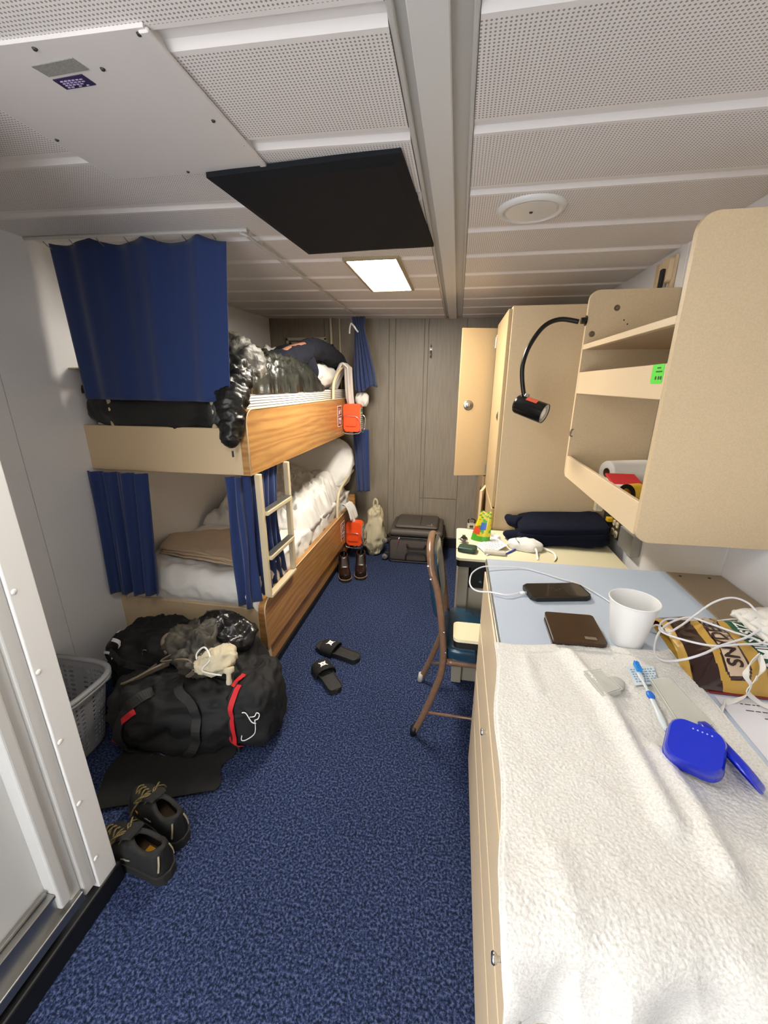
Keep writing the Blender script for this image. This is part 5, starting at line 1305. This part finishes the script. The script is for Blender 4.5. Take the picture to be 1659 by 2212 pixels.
bm = bm_(); box(bm, (c.x-.050, c.y-.016, c.z-.007), (c.x+.050, c.y+.016, c.z+.010), .006, 3, rot=Matrix.Rotation(R_(-4), 3, 'Z')); finish('case_body', bm, mat('clear_case', '#cfccc0', .15, alpha=.75), t)
bm = bm_(); box(bm, (c.x-.049, c.y-.0155, c.z+.0005), (c.x+.049, c.y+.0155, c.z+.0015), .0004, 1, rot=Matrix.Rotation(R_(-4), 3, 'Z')); finish('seam', bm, mat('clear_rim', '#c4c6be', .3), t)
a_, b_ = dk(1094, 1196, .004), dk(1118, 1184, .006)
t = thing('pen', 'blue capped pen tucked under the white mask', 'pen', tuple(a_))
bm = bm_(); tube(bm, [a_, a_.lerp(b_, .9)], .0042, 10); finish('cap', bm, mat('pen_blue', '#3646b8', .3), t, smooth=True)
bm = bm_(); tube(bm, [a_.lerp(b_, .9), dk(1160, 1160, .028)], .0034, 10); finish('barrel', bm, WHITEP, t, smooth=True)
c = dk(1133, 1184, .0); t = thing('cup_mask', 'white moulded face mask with twisted straps on the desk', 'mask', tuple(c))
mb = Blob(c+Vector((0, .0, .016)), (.085, .052, .034), (.9, .9), R_(-14), .014, 14, floor=ZK+.001, seed=3)
bm = bm_(); mb.mesh(bm, 60, 30); mo = finish('mask_shell', bm, WHITEC, t, smooth=True)
bm = bm_(); mb.strip(bm, [(.30, .78), (.42, .85), (.62, .80), (.70, .70)], .004, .002, .002); finish('nose_wire', bm, STEEL, mo)
bm = bm_()
strap(bm, [dk(1150, 1175, .03), dk(1158, 1188, .022), dk(1160, 1200, .008), dk(1162, 1209, .003)], (.8, .2, .4), .008, .002); strap(bm, [dk(1168, 1182, .018), dk(1182, 1187, .010), dk(1196, 1195, .006), dk(1201, 1205, .004), dk(1197, 1213, .003)], (.5, .3, .6), .008, .002)
finish('strap', bm, WHITEC, mo)
# ================================================================== THINGS ON THE FLOOR
# suitcase
t = thing('suitcase', 'dark grey soft suitcase lying on its back by the far wall', 'suitcase', (-.3, 3.43, 0))
SC = mat('suitcase_fabric', '#4b443e', .55, bump=.35, bscale=350); SC2 = mat('suitcase_trim', '#221f1d', .5)
bm = bm_(); box(bm, (-.525, 3.225, .012), (-.055, 3.63, .235), .028, 4); finish('lower_shell', bm, SC, t, smooth=True)
bm = bm_(); box(bm, (-.520, 3.228, .240), (-.060, 3.63, .305), .030, 4); finish('lid', bm, SC, t, smooth=True)
bm = bm_(); box(bm, (-.475, 3.27, .300), (-.105, 3.60, .335), .022, 4); finish('front_pocket', bm, SC, t, smooth=True)
bm = bm_(); tube(bm, [(x, y, .2375) for x, y in rrect(-.528, 3.222, -.052, 3.633, .05, 5)], .006, 8, closed=True); tube(bm, [(x, y, .302) for x, y in rrect(-.482, 3.262, -.098, 3.608, .03, 5)], .004, 8, closed=True); tube(bm, [(x, 3.224, z) for x, z in rrect(-.515, .015, -.065, .225, .03, 5)], .005, 8, closed=True); finish('piping', bm, SC2, t, smooth=True)
bm = bm_(); strap(bm, [(-.36, 3.215, .185), (-.35, 3.200, .158), (-.33, 3.196, .150), (-.23, 3.196, .150), (-.21, 3.200, .158), (-.20, 3.215, .185)], (0, 0, 1), .018, .008); finish('carry_handle', bm, SC2, t)
bm = bm_(); tube(bm, catmull([(-.37, 3.222, .03), (-.365, 3.216, .085), (-.33, 3.214, .105), (-.23, 3.214, .105), (-.195, 3.216, .085), (-.19, 3.222, .03)], 5), .006, 8); finish('kick_plate', bm, SC2, t, smooth=True)
bm = bm_(); strap(bm, [(-.43, 3.215, .232), (-.435, 3.208, .21), (-.445, 3.206, .185)], (1, 0, 0), .008, .003); finish('red_zip_pull', bm, mat('dull_red', '#7a2420', .5), t)
bm = bm_(); strap(bm, [(-.425, 3.22, .242), (-.432, 3.212, .228)], (1, 0, 0), .008, .003); box(bm, (-.20, 3.30, .335), (-.145, 3.308, .338)); box(bm, (-.165, 3.31, .335), (-.155, 3.34, .340)); finish('metal_pull', bm, STEEL, t)
bm = bm_(); box(bm, (-.26, 3.32, .334), (-.255, 3.52, .337)); finish('pocket_seam', bm, SC2, t)
for (y, z) in ((3.26, .06), (3.26, .19)):
    bm = bm_(); lathe(bm, [(0, .010), (.010, .010), (.024, .008), (.026, 0), (.024, -.008), (.010, -.010), (0, -.010)], 20, frame((-.560, y-.01, z-.022 if z < .1 else z), (1, 0, 0), (0, -1, 0))); wh = finish('wheel', bm, mat('wheel_grey', '#6e6a64', .5), t, smooth=True)
    bm = bm_(); box(bm, (-.560, y-.014, z-.01), (-.515, y+.02, z+.022), .006, 2); finish('wheel_bracket', bm, SC2, wh)
    bm = bm_(); lathe(bm, [(0, .013), (.005, .012), (.006, .009)], 12, frame((-.560, y-.01, z-.022 if z < .1 else z), (1, 0, 0), (0, -1, 0))); finish('axle', bm, CHROME, wh)
# cream sack
t = thing('cotton_sack', 'tall cream cotton drawstring sack leaning beside the suitcase and bunk', 'bag', (-.67, 3.35, 0))
CRS = mat('cream_cotton', '#b7ad90', .9, bump=.25, bscale=80, bdist=.004)
def sackfn(p):
    h = (p.z+.235)/.47; k = 1-.45*max(0, h-.45)/.55-.25*max(0, .2-h)/.2
    return Vector((p.x*k+.02*h, p.y*k, p.z))
sk_ = Blob((-.685, 3.37, .235), (.098, .085, .235), (.8, .6), 0, .045, 12, seed=6, fn=sackfn); bm = bm_(); sk_.mesh(bm, 64, 48); finish('sack_body', bm, CRS, t, smooth=True)
bm = bm_(); tube(bm, catmull([(-.675, 3.36, .455), (-.68, 3.355, .50), (-.665, 3.35, .535), (-.645, 3.35, .51), (-.648, 3.355, .455)], 6), .009, 10); finish('drawstring_loop', bm, CRS, t, smooth=True)
bm = bm_(); sk_.strip(bm, [(.72, .08), (.73, .3), (.74, .55), (.74, .85)], .006, .003, .003); finish('seam', bm, CRS, t)

# footwear ------------------------------------------------------------
def outline(t_, hw_heel, hw_ball, L_):
    """half width at t (0 heel .. 1 toe)"""
    a = hw_heel+(hw_ball-hw_heel)*max(0, min(1, (t_-.25)/.45))**1.3
    if t_ < .12: a *= math.sqrt(max(0, 1-((.12-t_)/.12)**2))*.999+.001
    if t_ > .78: a *= math.sqrt(max(0, 1-((t_-.78)/.22)**2))*.999+.001
    if .3 < t_ < .6: a *= 1-.06*sin(pi*(t_-.3)/.3)
    return max(a, .0006)
def sole_mesh(bm, L_, hh, hb, z0, z1, flare=1.0, n=40, curve=0, rise=0):
    A, B = [], []
    ts = [i/n for i in range(n+1)]
    for z, lst, k in ((z0, A, flare), (z1, B, 1)):
        for s in (1, -1):
            for t_ in (ts if s == 1 else ts[::-1][1:-1]):
                lst.append(bm.verts.new(((t_-.5)*L_, s*outline(t_, hh, hb, L_)*k+curve*sin(pi*t_), z+rise*max(0, t_-.75)**2*8)))
    n_ = len(A); bm.faces.new(A); bm.faces.new(B[::-1])
    for i in range(n_): bm.faces.new((A[i], A[(i+1) % n_], B[(i+1) % n_], B[i]))
def upper_mesh(bm, L_, hh, hb, z0, hfn, open_, nt_=44, ns=28, pw=.55, fat=.98):
    """open_ = (t_start, t_end, rimfn) : gap in the top; returns rim loops"""
    rows = []
    for i in range(nt_+1):
        t_ = i/nt_; w_ = outline(t_, hh, hb, L_)*fat; h = hfn(t_)
        gap = 0
        if open_[0] < t_ < open_[1]:
            q = (t_-open_[0])/(open_[1]-open_[0]); gap = open_[2]*math.sqrt(max(0, 1-(2*q-1)**2))
        L1 = []; R1 = []
        m_ = ns//2
        for j in range(m_+1):
            a = (pi/2)*(j/m_)*(1-gap)
            ty = w_*.74*gap/open_[2]; a = (pi/2)*j/m_
            y = ty+(w_-ty)*(cos(a)**pw if a < pi/2-.001 else 0)
            zz = h*sin(a)**.85 if a > 0 else 0
            L1.append(bm.verts.new(((t_-.5)*L_, y, z0+zz))); R1.append(bm.verts.new(((t_-.5)*L_, -y, z0+zz)))
        rows.append((L1, R1, gap))
    for (A, C, g1), (B, D, g2) in zip(rows, rows[1:]):
        for j in range(len(A)-1):
            bm.faces.new((A[j], B[j], B[j+1], A[j+1])); bm.faces.new((C[j+1], D[j+1], D[j], C[j]))
        if g1 <= .01 and g2 <= .01: pass
    rim = [r[0][-1].co.copy() for r in rows if r[2] > .01]+[r[1][-1].co.copy() for r in rows if r[2] > .01][::-1]
    bmesh.ops.remove_doubles(bm, verts=bm.verts[:], dist=.0006)
    return rim
def shoe(name, label, loc, rz, L_, hh, hb, zs, hfn, op, cols, kind, group=None, mirror=1):
    t = thing(name, label, 'shoe' if kind != 'boot' else 'boot', loc, (0, 0, rz), group, local=True)
    bm = bm_(); sole_mesh(bm, L_, hh, hb, 0, zs, 1.03, rise=.006); finish('sole', bm, cols[0], t, local=True)
    bm = bm_(); sole_mesh(bm, L_*1.0, hh*1.05, hb*1.05, zs, zs+.006, 1, rise=.006); finish('welt', bm, cols[1], t, local=True)
    bm = bm_(); rim = upper_mesh(bm, L_*.97, hh, hb, zs+.004, hfn, op); u = finish('upper', bm, cols[2], t, smooth=True, local=True); solid(u, .004, -1)
    bm = bm_(); sole_mesh(bm, L_*.92, hh*.85, hb*.85, zs+.008, zs+.016, 1); finish('insole', bm, cols[3], t, local=True)
    if rim:
        bm = bm_(); tube(bm, catmull(rim, 2, closed=True), .0075 if kind == 'hike' else .003, 10, closed=True); finish('collar', bm, cols[4], t, smooth=True, local=True)
    return t
HB = mat('shoe_black', '#141413', .75, bump=.5, bscale=260); HC = mat('shoe_collar', '#1f1d1b', .9, bump=.4, bscale=300); HS = mat('shoe_sole', '#181716', .7); LAC = mat('lace_gold', '#8f7d4a', .8, col2='#2a241a', vscale=420); YEL = mat('insole_yellow', '#d89a20', .6); BRI = mat('insole_brown', '#4a3826', .9)
def hk(t_):
    if t_ < .42: return .088+.018*max(0, 1-abs(t_-.0)/.18)-.012*sin(pi*t_/.42)
    return .055+.035*max(0, 1-(t_-.42)/.28)**1.2 if t_ < .7 else .055-.022*((t_-.7)/.3)**2
def hiker(lab, loc, rz, yellow):
    t = shoe('hiking_shoe', lab, loc, rz, .30, .036, .050, .030, hk, (.02, .46, .30), (HS, mat('shoe_rand', '#2b2925', .6), HB, BRI, HC), 'hike')
    # tongue
    bm = bm_(); strap(bm, [(.05, 0, .094), (.02, 0, .118), (-.01, 0, .138), (-.03, 0, .146)], (0, 1, 0), .052, .010); tg_ = finish('tongue', bm, HC, t, smooth=False, local=True)
    # laces
    bm = bm_()
    for k in range(6):
        x = .015+.019*k; z = .030+hk((x/.291)+.5)+.004
        tube(bm, catmull([(x, -.026, z-.012), (x+.006, 0, z+.006), (x+.012*(-1)**k, .026, z-.012)], 5), .0028, 6)
        tube(bm, catmull([(x+.010, -.024, z-.012), (x+.004, 0, z+.007), (x-.006, .024, z-.012)], 5), .0028, 6)
    for s in (-1, 1):
        tube(bm, catmull([(.01, 0, .122), (.03, s*.03, .128), (.055, s*.045, .10), (.045, s*.028, .098), (.02, s*.01, .118)], 6), .0028, 6)
        tube(bm, catmull([(.01, 0, .122), (.03, s*.015, .124), (.05, s*.052, .085), (.055, s*.064, .058)], 6), .0028, 6)
    finish('laces', bm, LAC, t, smooth=True, local=True)
    # heel pull and side marks
    bm = bm_(); strap(bm, [(-.136, .030, .06), (-.140, .026, .09), (-.138, .020, .118)], (1, .6, 0), .005, .003); strap(bm, [(-.136, -.030, .06), (-.140, -.026, .09), (-.138, -.020, .118)], (1, -.6, 0), .005, .003); finish('heel_stripe', bm, mat('stripe_tan', '#9c9072', .6), t, local=True)
    for s in (-1, 1):
        for k in range(2):
            bm = bm_(); strap(bm, [(.012-.02*k, s*.0405, .055+.006*k), (-.008-.02*k, s*.0395, .062+.006*k)], (0, 0, 1), .005, .002, n=2); finish('side_mark', bm, mat('mark_grey', '#8d8778', .6), t, local=True)
    bm = bm_()
    for s in (-1, 1): prism(bm, rrect(.045, .056, .060, .066, .003, 3), s*.0455-.001, s*.0455+.001, lambda u, v, w_: Vector((u, w_, v)))
    finish('small_badge', bm, YEL, t, local=True)
    if yellow:
        bm = bm_(); prism(bm, [(-.075, -.024), (-.035, -.026), (-.035, .026), (-.075, .024)], .0462, .048, ident); finish('heel_print', bm, YEL, t, local=True)
    return t
hiker('near black hiking shoe with yellow insole patch beside the white door frame', (-.955, .765, 0), R_(170), True)
hiker('far black hiking shoe with gold speckled laces behind its partner', (-.965, .885, 0), R_(158), False)
# brown ankle boots
BL_ = mat('boot_brown', '#241411', .3, bump=.1, bscale=200); TS = mat('boot_sole_tan', '#8e7657', .6)
def hbt(t_):
    if t_ < .45: return .135
    if t_ < .62: return .135-.075*((t_-.45)/.17)**.9
    return .060-.014*((t_-.62)/.38)**2
def boot(lab, loc, rz):
    t = shoe('ankle_boot', lab, loc, rz, .29, .042, .050, .018, hbt, (.03, .45, .32), (HS, TS, BL_, BRI, BL_), 'boot')
    bm = bm_(); tube(bm, catmull([(-.135, 0, .150), (-.145, .002, .185), (-.135, .004, .205), (-.126, 0, .185), (-.128, 0, .155)], 5), .004, 8); tube(bm, catmull([(-.02, 0, .150), (-.015, .002, .178), (-.022, .004, .192), (-.030, 0, .175), (-.03, 0, .152)], 5), .004, 8); finish('pull_tab', bm, mat('tab_green', '#17231f', .8), t, smooth=True, local=True)
    bm = bm_()
    for s in (-1, 1): prism(bm, [(-.045, .07), (-.010, .07), (-.006, .15), (-.05, .15)], s*.043-.001, s*.043+.001, lambda u, v, w_: Vector((u, w_, v)))
    finish('elastic', bm, HC, t, local=True)
boot('left brown leather ankle boot, close against the lower bunk base', (-.835, 2.90, 0), R_(-70)); boot('right brown leather ankle boot, standing beside the cream sack', (-.712, 2.965, 0), R_(-78))
# sandals
SB = mat('slide_black', '#1f1f1f', .55, bump=.15, bscale=200)
def slide(lab, toe, heel):
    toe = Vector(toe); heel = Vector(heel); c = (toe+heel)/2; d = toe-heel; rz = math.atan2(d.y, d.x); L_ = d.length
    t = thing('slide_sandal', lab, 'sandal', (c.x, c.y, 0), (0, 0, rz), local=True)
    bm = bm_(); sole_mesh(bm, L_, .037, .048, 0, .026, .96); finish('sole', bm, SB, t, local=True)
    bm = bm_()
    n = 40; A = [((q-.5)*L_*.99, s*outline(q, .036, .047, L_)) for s, rng in ((1, [i/n for i in range(1, n)]), (-1, [i/n for i in range(1, n)][::-1])) for q in rng]
    tube(bm, [(x, y, .027) for x, y in A], .0035, 8, closed=True); finish('foot_rim', bm, SB, t, smooth=True, local=True)
    bm = bm_()
    for k in range(1, 5): tube(bm, [(-L_*.5+.045+.0065*k*cos(a*pi/12), .0065*k*sin(a*pi/12), .0262) for a in range(24)], .0012, 5, closed=True)
    for k in range(7): tube(bm, catmull([(-L_*.5+.080+.014*k, -.024, .0262), (-L_*.5+.088+.014*k, 0, .0262), (-L_*.5+.080+.014*k, .024, .0262)], 4), .0012, 5)
    for k in range(3): tube(bm, catmull([(L_*.5-.045+.010*k, -.024, .0262), (L_*.5-.038+.010*k, 0, .0262), (L_*.5-.045+.010*k, .024, .0262)], 4), .0012, 5)
    finish('footbed_ridges', bm, mat('slide_ridge', '#33312f', .5), t, smooth=True, local=True)
    def sf(u, v, off=0):
        a = pi*v; x = .012+.075*u-.012*cos(a)*0; wd = .051-.002*u
        hh_ = .052-.010*u
        return Vector((x+.012*(1-u)*sin(a)*-1*0+(.010*sin(a) if u > .5 else -.012*sin(a)), (wd+off)*cos(a), .006+(hh_+off)*sin(a)**.6))
    bm = bm_(); grid(bm, sf, 14, 28); o = finish('strap', bm, BLK, t, smooth=True, local=True); solid(o, .007, 1)
    # white interlocked mark on the strap
    bm = bm_()
    def W(pts):
        vs = [bm.verts.new(sf(.5+.5*p[1]/.035, .5+p[0], .0085)) for p in pts]; bm.faces.new(vs)
    def arc(cy, sg):
        n = 10
        for i in range(n):
            a0, a1 = -.85+1.7*i/n, -.85+1.7*(i+1)/n
            th = lambda a: .0020+.0022*abs(a)
            W([(.13*a0, cy+sg*.011*(1-a0*a0*1.2)-th(a0)), (.13*a1, cy+sg*.011*(1-a1*a1*1.2)-th(a1)), (.13*a1, cy+sg*.011*(1-a1*a1*1.2)+th(a1)), (.13*a0, cy+sg*.011*(1-a0*a0*1.2)+th(a0))])
    arc(-.0085, 1); arc(.0085, -1)
    finish('white_logo', bm, WPRINT, o, local=True, recalc=False)
slide('far black slide sandal with white strap logo, toe towards the bunk', (-.745, 1.955, 0), (-.462, 1.862, 0)); slide('near black slide sandal with white strap logo, heel towards the camera', (-.690, 1.800, 0), (-.515, 1.600, 0))
# laundry basket
GB = mat('basket_grey', '#8f9196', .45)
t = thing('laundry_basket', 'grey plastic laundry basket with round holes behind the door frame', 'basket', (-1.50, 1.14, 0))
bc = Vector((-1.59, 1.085, 0)); H_ = .34
def bpt(u, z, k=1.0):
    w_, l_, = (.148+.055*z/H_)*k, (.108+.045*z/H_)*k
    a = 2*pi*u; f = lambda q, e: math.copysign(abs(q)**e, q)
    return Vector((bc.x+w_*f(cos(a), .55), bc.y+l_*f(sin(a), .55), z))
bm = bm_()
NU, NZ = 60, 14
def cell(i, j):
    # hole in each cell except plain bands
    z0 = .02+(H_-.03)*j/NZ; z1 = .02+(H_-.03)*(j+1)/NZ
    u0 = i/NU; u1 = (i+1)/NU
    c_ = [bm.verts.new(bpt(u0, z0)), bm.verts.new(bpt(u1, z0)), bm.verts.new(bpt(u1, z1)), bm.verts.new(bpt(u0, z1))]
    plain = j in (0, NZ-1) or (i % 15 in (6, 7, 8) and 5 <= j <= 9)
    if plain: bm.faces.new(c_); return
    um, zm = (u0+u1)/2, (z0+z1)/2; ru, rz_ = (u1-u0)*.30, (z1-z0)*.32
    inn = [bm.verts.new(bpt(um+ru*cos(a), zm+rz_*sin(a))) for a in [R_(225+45*k) for k in range(8)]]
    for k in range(4):
        a = c_[k]; b_ = c_[(k+1) % 4]; i0, i1, i2 = inn[2*k], inn[2*k+1], inn[(2*k+2) % 8]
        bm.faces.new((a, b_, i1)); bm.faces.new((a, i1, i0)); bm.faces.new((b_, i2, i1))
for i in range(NU):
    for j in range(NZ): cell(i, j)
bmesh.ops.remove_doubles(bm, verts=bm.verts[:], dist=.0002)
o = finish('perforated_side', bm, GB, t); solid(o, .003, 0)
bm = bm_(); n = 60; A = [bm.verts.new(bpt(i/n, .02)) for i in range(n)]; bm.faces.new(A); B = [bm.verts.new(bpt(i/n, .002, .96)) for i in range(n)]
for i in range(n): bm.faces.new((A[i], A[(i+1) % n], B[(i+1) % n], B[i]))
bm.faces.new(B); finish('base', bm, GB, t)
bm = bm_(); tube(bm, [bpt(i/80, H_-.006, 1.045) for i in range(80)], .0125, 10, closed=True, flat=.8, flatdir=(0, 0, 1)); finish('rim', bm, GB, t, smooth=True)
bm = bm_(); tube(bm, [bpt(i/80, H_-.022, 1.075) for i in range(80)], .007, 8, closed=True); finish('lower_rim', bm, GB, t, smooth=True)
# duffel bags and the pile on the floor
t = thing('travel_bag', 'large black travel bag with white print slumped against the lower bunk foot', 'bag', (-1.28, 1.42, 0))
tb_ = Blob((-1.22, 1.455, .175), (.42, .170, .215), (.7, .7), R_(-6), .07, 9, floor=.004, seed=11); bm = bm_(); tb_.mesh(bm, 110, 54); tbo = finish('bag_body', bm, BLK, t, smooth=True)
for P_, w_ in (([(.58, .70), (.62, .74), (.66, .72)], .016), ([(.60, .60), (.625, .63), (.65, .60)], .012), ([(.54, .74), (.55, .78), (.57, .76)], .01)):
    bm = bm_(); tb_.strip(bm, P_, w_, .003, .002, 5); finish('white_print', bm, WPRINT, tbo)
bm = bm_(); tb_.strip(bm, [(.45, .60), (.55, .64), (.7, .62), (.8, .58)], .03, .004, .004); finish('webbing', bm, DGREY, tbo)
bm = bm_(); c = tb_.at(.72, .72, .01); tube(bm, [c+Vector((.018*cos(a*pi/8), .004, .018*sin(a*pi/8))) for a in range(16)], .0025, 6, closed=True); finish('d_ring', bm, STEEL, tbo, smooth=True)
t = thing('duffel_bag', 'black duffel bag with red zipper trim lying in front of the bunk foot', 'bag', (-1.03, 1.30, 0))
def dfn(p): return Vector((p.x, p.y, p.z*(1-.10*(p.x/.35)))) 
db = Blob((-1.045, 1.285, .150), (.355, .165, .165), (.62, .72), R_(14), .065, 10, floor=.003, seed=21, fn=dfn); bm = bm_(); db.mesh(bm, 120, 56); dbo = finish('bag_body', bm, BLK, t, smooth=True)
eb = Blob((-.800, 1.335, .165), (.105, .155, .155), (.6, .6), R_(14), .035, 13, floor=.003, seed=23); bm = bm_(); eb.mesh(bm, 70, 40); ebo = finish('end_pocket', bm, BLK, t, smooth=True)
db2 = eb
bm = bm_(); eb.strip(bm, [(.70, .30), (.695, .42), (.69, .55), (.69, .70), (.70, .86)], .022, .006, .003, 12); finish('red_zipper_tape', bm, RED, ebo)
bm = bm_(); eb.strip(bm, [(.655, .28), (.645, .38), (.64, .48)], .022, .008, .003, 12); finish('red_zipper_tape', bm, RED, ebo)
bm = bm_(); eb.strip(bm, [(.675, .28), (.668, .42), (.665, .6), (.665, .75), (.67, .88)], .005, .010, .003, 12); finish('zipper', bm, DGREY, ebo)
bm = bm_(); eb.strip(bm, [(.64, .82), (.63, .90), (.60, .95)], .020, .008, .003, 12); finish('red_zipper_tape', bm, RED, ebo)
c = eb.at(.67, .27, .012); bm = bm_(); box(bm, (c.x-.004, c.y-.004, c.z-.035), (c.x+.004, c.y, c.z+.008), .001, 1); finish('zip_pull', bm, STEEL, ebo)
bm = bm_()
lg = [(.755, .60), (.775, .615), (.765, .66), (.775, .695), (.795, .70), (.785, .655), (.805, .645)]
def lgp(p): return eb.at(p[0], p[1]-.08, .007)
tube(bm, catmull([lgp(p) for p in [(.735, .66), (.748, .655), (.755, .60), (.768, .595)]], 4), .0022, 6); tube(bm, catmull([lgp(p) for p in [(.752, .625), (.765, .64), (.775, .66), (.788, .64), (.778, .615), (.765, .61)]], 4), .0022, 6); tube(bm, catmull([lgp(p) for p in [(.765, .61), (.760, .55), (.745, .52), (.733, .53), (.736, .56)]], 4), .0022, 6)
finish('white_logo', bm, WPRINT, ebo, smooth=True)
bm = bm_(); db.strip(bm, [(.565, .30), (.60, .42), (.635, .50), (.66, .58), (.685, .66)], .022, .006, .004, 12); finish('red_zipper_tape', bm, RED, dbo)
bm = bm_(); db.strip(bm, [(.575, .28), (.61, .38), (.635, .44)], .018, .008, .004, 12); finish('red_zipper_tape', bm, RED, dbo)
WEB = mat('webbing_black', '#1b1b1a', .6, bump=.5, bscale=900)
bm = bm_(); db.strip(bm, [(.60, .20), (.615, .32), (.64, .5), (.66, .68), (.68, .82)], .042, .010, .005, 12); finish('carry_strap', bm, WEB, dbo)
bm = bm_(); db.strip(bm, [(.745, .16), (.748, .30), (.755, .5), (.755, .70), (.74, .88)], .036, .010, .005, 12); cs = finish('carry_strap', bm, WEB, dbo)
c = db.at(.745, .16, .02); bm = bm_(); box(bm, (c.x-.022, c.y-.020, c.z-.012), (c.x+.022, c.y+.005, c.z+.022), .005, 2); box(bm, (c.x-.016, c.y-.022, c.z-.004), (c.x+.016, c.y-.019, c.z+.001)); finish('buckle', bm, BLKG, dbo)
bm = bm_(); db.strip(bm, [(.64, .22), (.68, .25), (.72, .24), (.78, .20)], .040, .006, .004, 12); finish('sheen_panel', bm, mat('dark_blue_vinyl', '#10182c', .3), dbo)
# olive daypack on top
OLV = mat('olive_pack', '#2e2b25', .6, bump=.4, bscale=120, bdist=.003, col2='#4a453c', vscale=7); TST = mat('taupe_strap', '#6e6252', .75, bump=.4, bscale=700)
t = thing('daypack', 'crumpled olive grey daypack with taupe straps on top of the black bags', 'backpack', (-1.15, 1.40, .32))
pk = Blob((-1.075, 1.375, .375), (.155, .115, .075), (.8, .8), R_(-25), .085, 14, seed=31); bm = bm_(); pk.mesh(bm, 90, 44); pko = finish('pack_body', bm, OLV, t, smooth=True)
pk2 = Blob((-1.02, 1.48, .395), (.16, .09, .070), (.8, .8), R_(-20), .06, 13, seed=33); bm = bm_(); pk2.mesh(bm, 70, 34); finish('pack_flap', bm, mat('black_sheen_nylon', '#141414', .3, bump=.5, bscale=60, bdist=.004), t, smooth=True)
def pq(x, y, z=1.33): return aty(x, y, z)
bm = bm_(); strap(bm, [pq(340, 1437, 1.29), pq(310, 1458, 1.24), pq(278, 1475, 1.19), pq(268, 1480, 1.175), pq(290, 1470, 1.18), pq(330, 1448, 1.22), pq(365, 1432, 1.27)], (.25, -.4, .9), .030, .008); finish('shoulder_strap', bm, TST, t)
bm = bm_(); strap(bm, [pq(372, 1415, 1.28), pq(350, 1430, 1.26), pq(395, 1425, 1.24), pq(415, 1432, 1.24), pq(418, 1450, 1.23), pq(405, 1462, 1.23)], (.0, -.5, .85), .018, .006); finish('shoulder_strap', bm, TST, t)
bm = bm_(); tube(bm, catmull([pq(362, 1412, 1.30), pq(352, 1388, 1.33), pq(362, 1372, 1.36), pq(378, 1376, 1.36), pq(385, 1400, 1.32)], 6), .010, 10); finish('haul_loop', bm, TST, t, smooth=True)
bm = bm_(); tube(bm, [pq(380, 1378, 1.38), pq(420, 1364, 1.40)], .003, 6); finish('reflective_trim', bm, WPRINT, t)
# white pouch on the bags
t = thing('drawstring_pouch', 'small cream drawstring pouch resting on top of the duffel bag', 'pouch', tuple(aty(470, 1425, 1.27)))
c = aty(468, 1425, 1.27)
pc = Blob(c, (.085, .050, .048), (.8, .8), R_(20), .03, 26, seed=41, tilt=Matrix.Rotation(R_(-20), 3, 'Y')); bm = bm_(); pc.mesh(bm, 60, 34); pco = finish('pouch_body', bm, mat('cream_pouch', '#c4b99d', .9, bump=.2, bscale=90), t, smooth=True)
bm = bm_(); tube(bm, catmull([c+Vector((.075, -.035, .0)), c+Vector((.080, -.050, -.035)), c+Vector((.078, -.050, -.065))], 6), [.022, .010, .012], 10); finish('gathered_neck', bm, MATS['cream_pouch'], t, smooth=True)
bm = bm_(); tube(bm, catmull([c+Vector((-.06, -.035, -.02)), c+Vector((-.075, -.02, .03)), c+Vector((-.04, -.01, .062)), c+Vector((0, -.04, .035)), c+Vector((-.03, -.058, -.01)), c+Vector((.02, -.06, -.02)), c+Vector((.05, -.05, -.03))], 6), .0035, 8); finish('cord', bm, WHITEC, t, smooth=True)
# black fleece on the floor
def ff(u, v):
    x0, x1 = -1.34+.08*v, -.86+.02*v
    y = 1.22-.36*v+.16*u*v; x = x0+(x1-x0)*u
    return Vector((x+.015*sin(v*9), y, .005+.010*max(0, ridge((x, y, 4), 5, 3))*min(1, 8*min(u, 1-u, 1-v+.05))))
bm = bm_(); grid(bm, ff, 50, 40); o = finish('fleece_mat', bm, mat('black_fleece', '#131312', .95, bump=.5, bscale=300)); solid(o, .006, 1); tag(o, 'flat piece of black fleece on the carpet between the bags and hiking shoes', 'cloth')
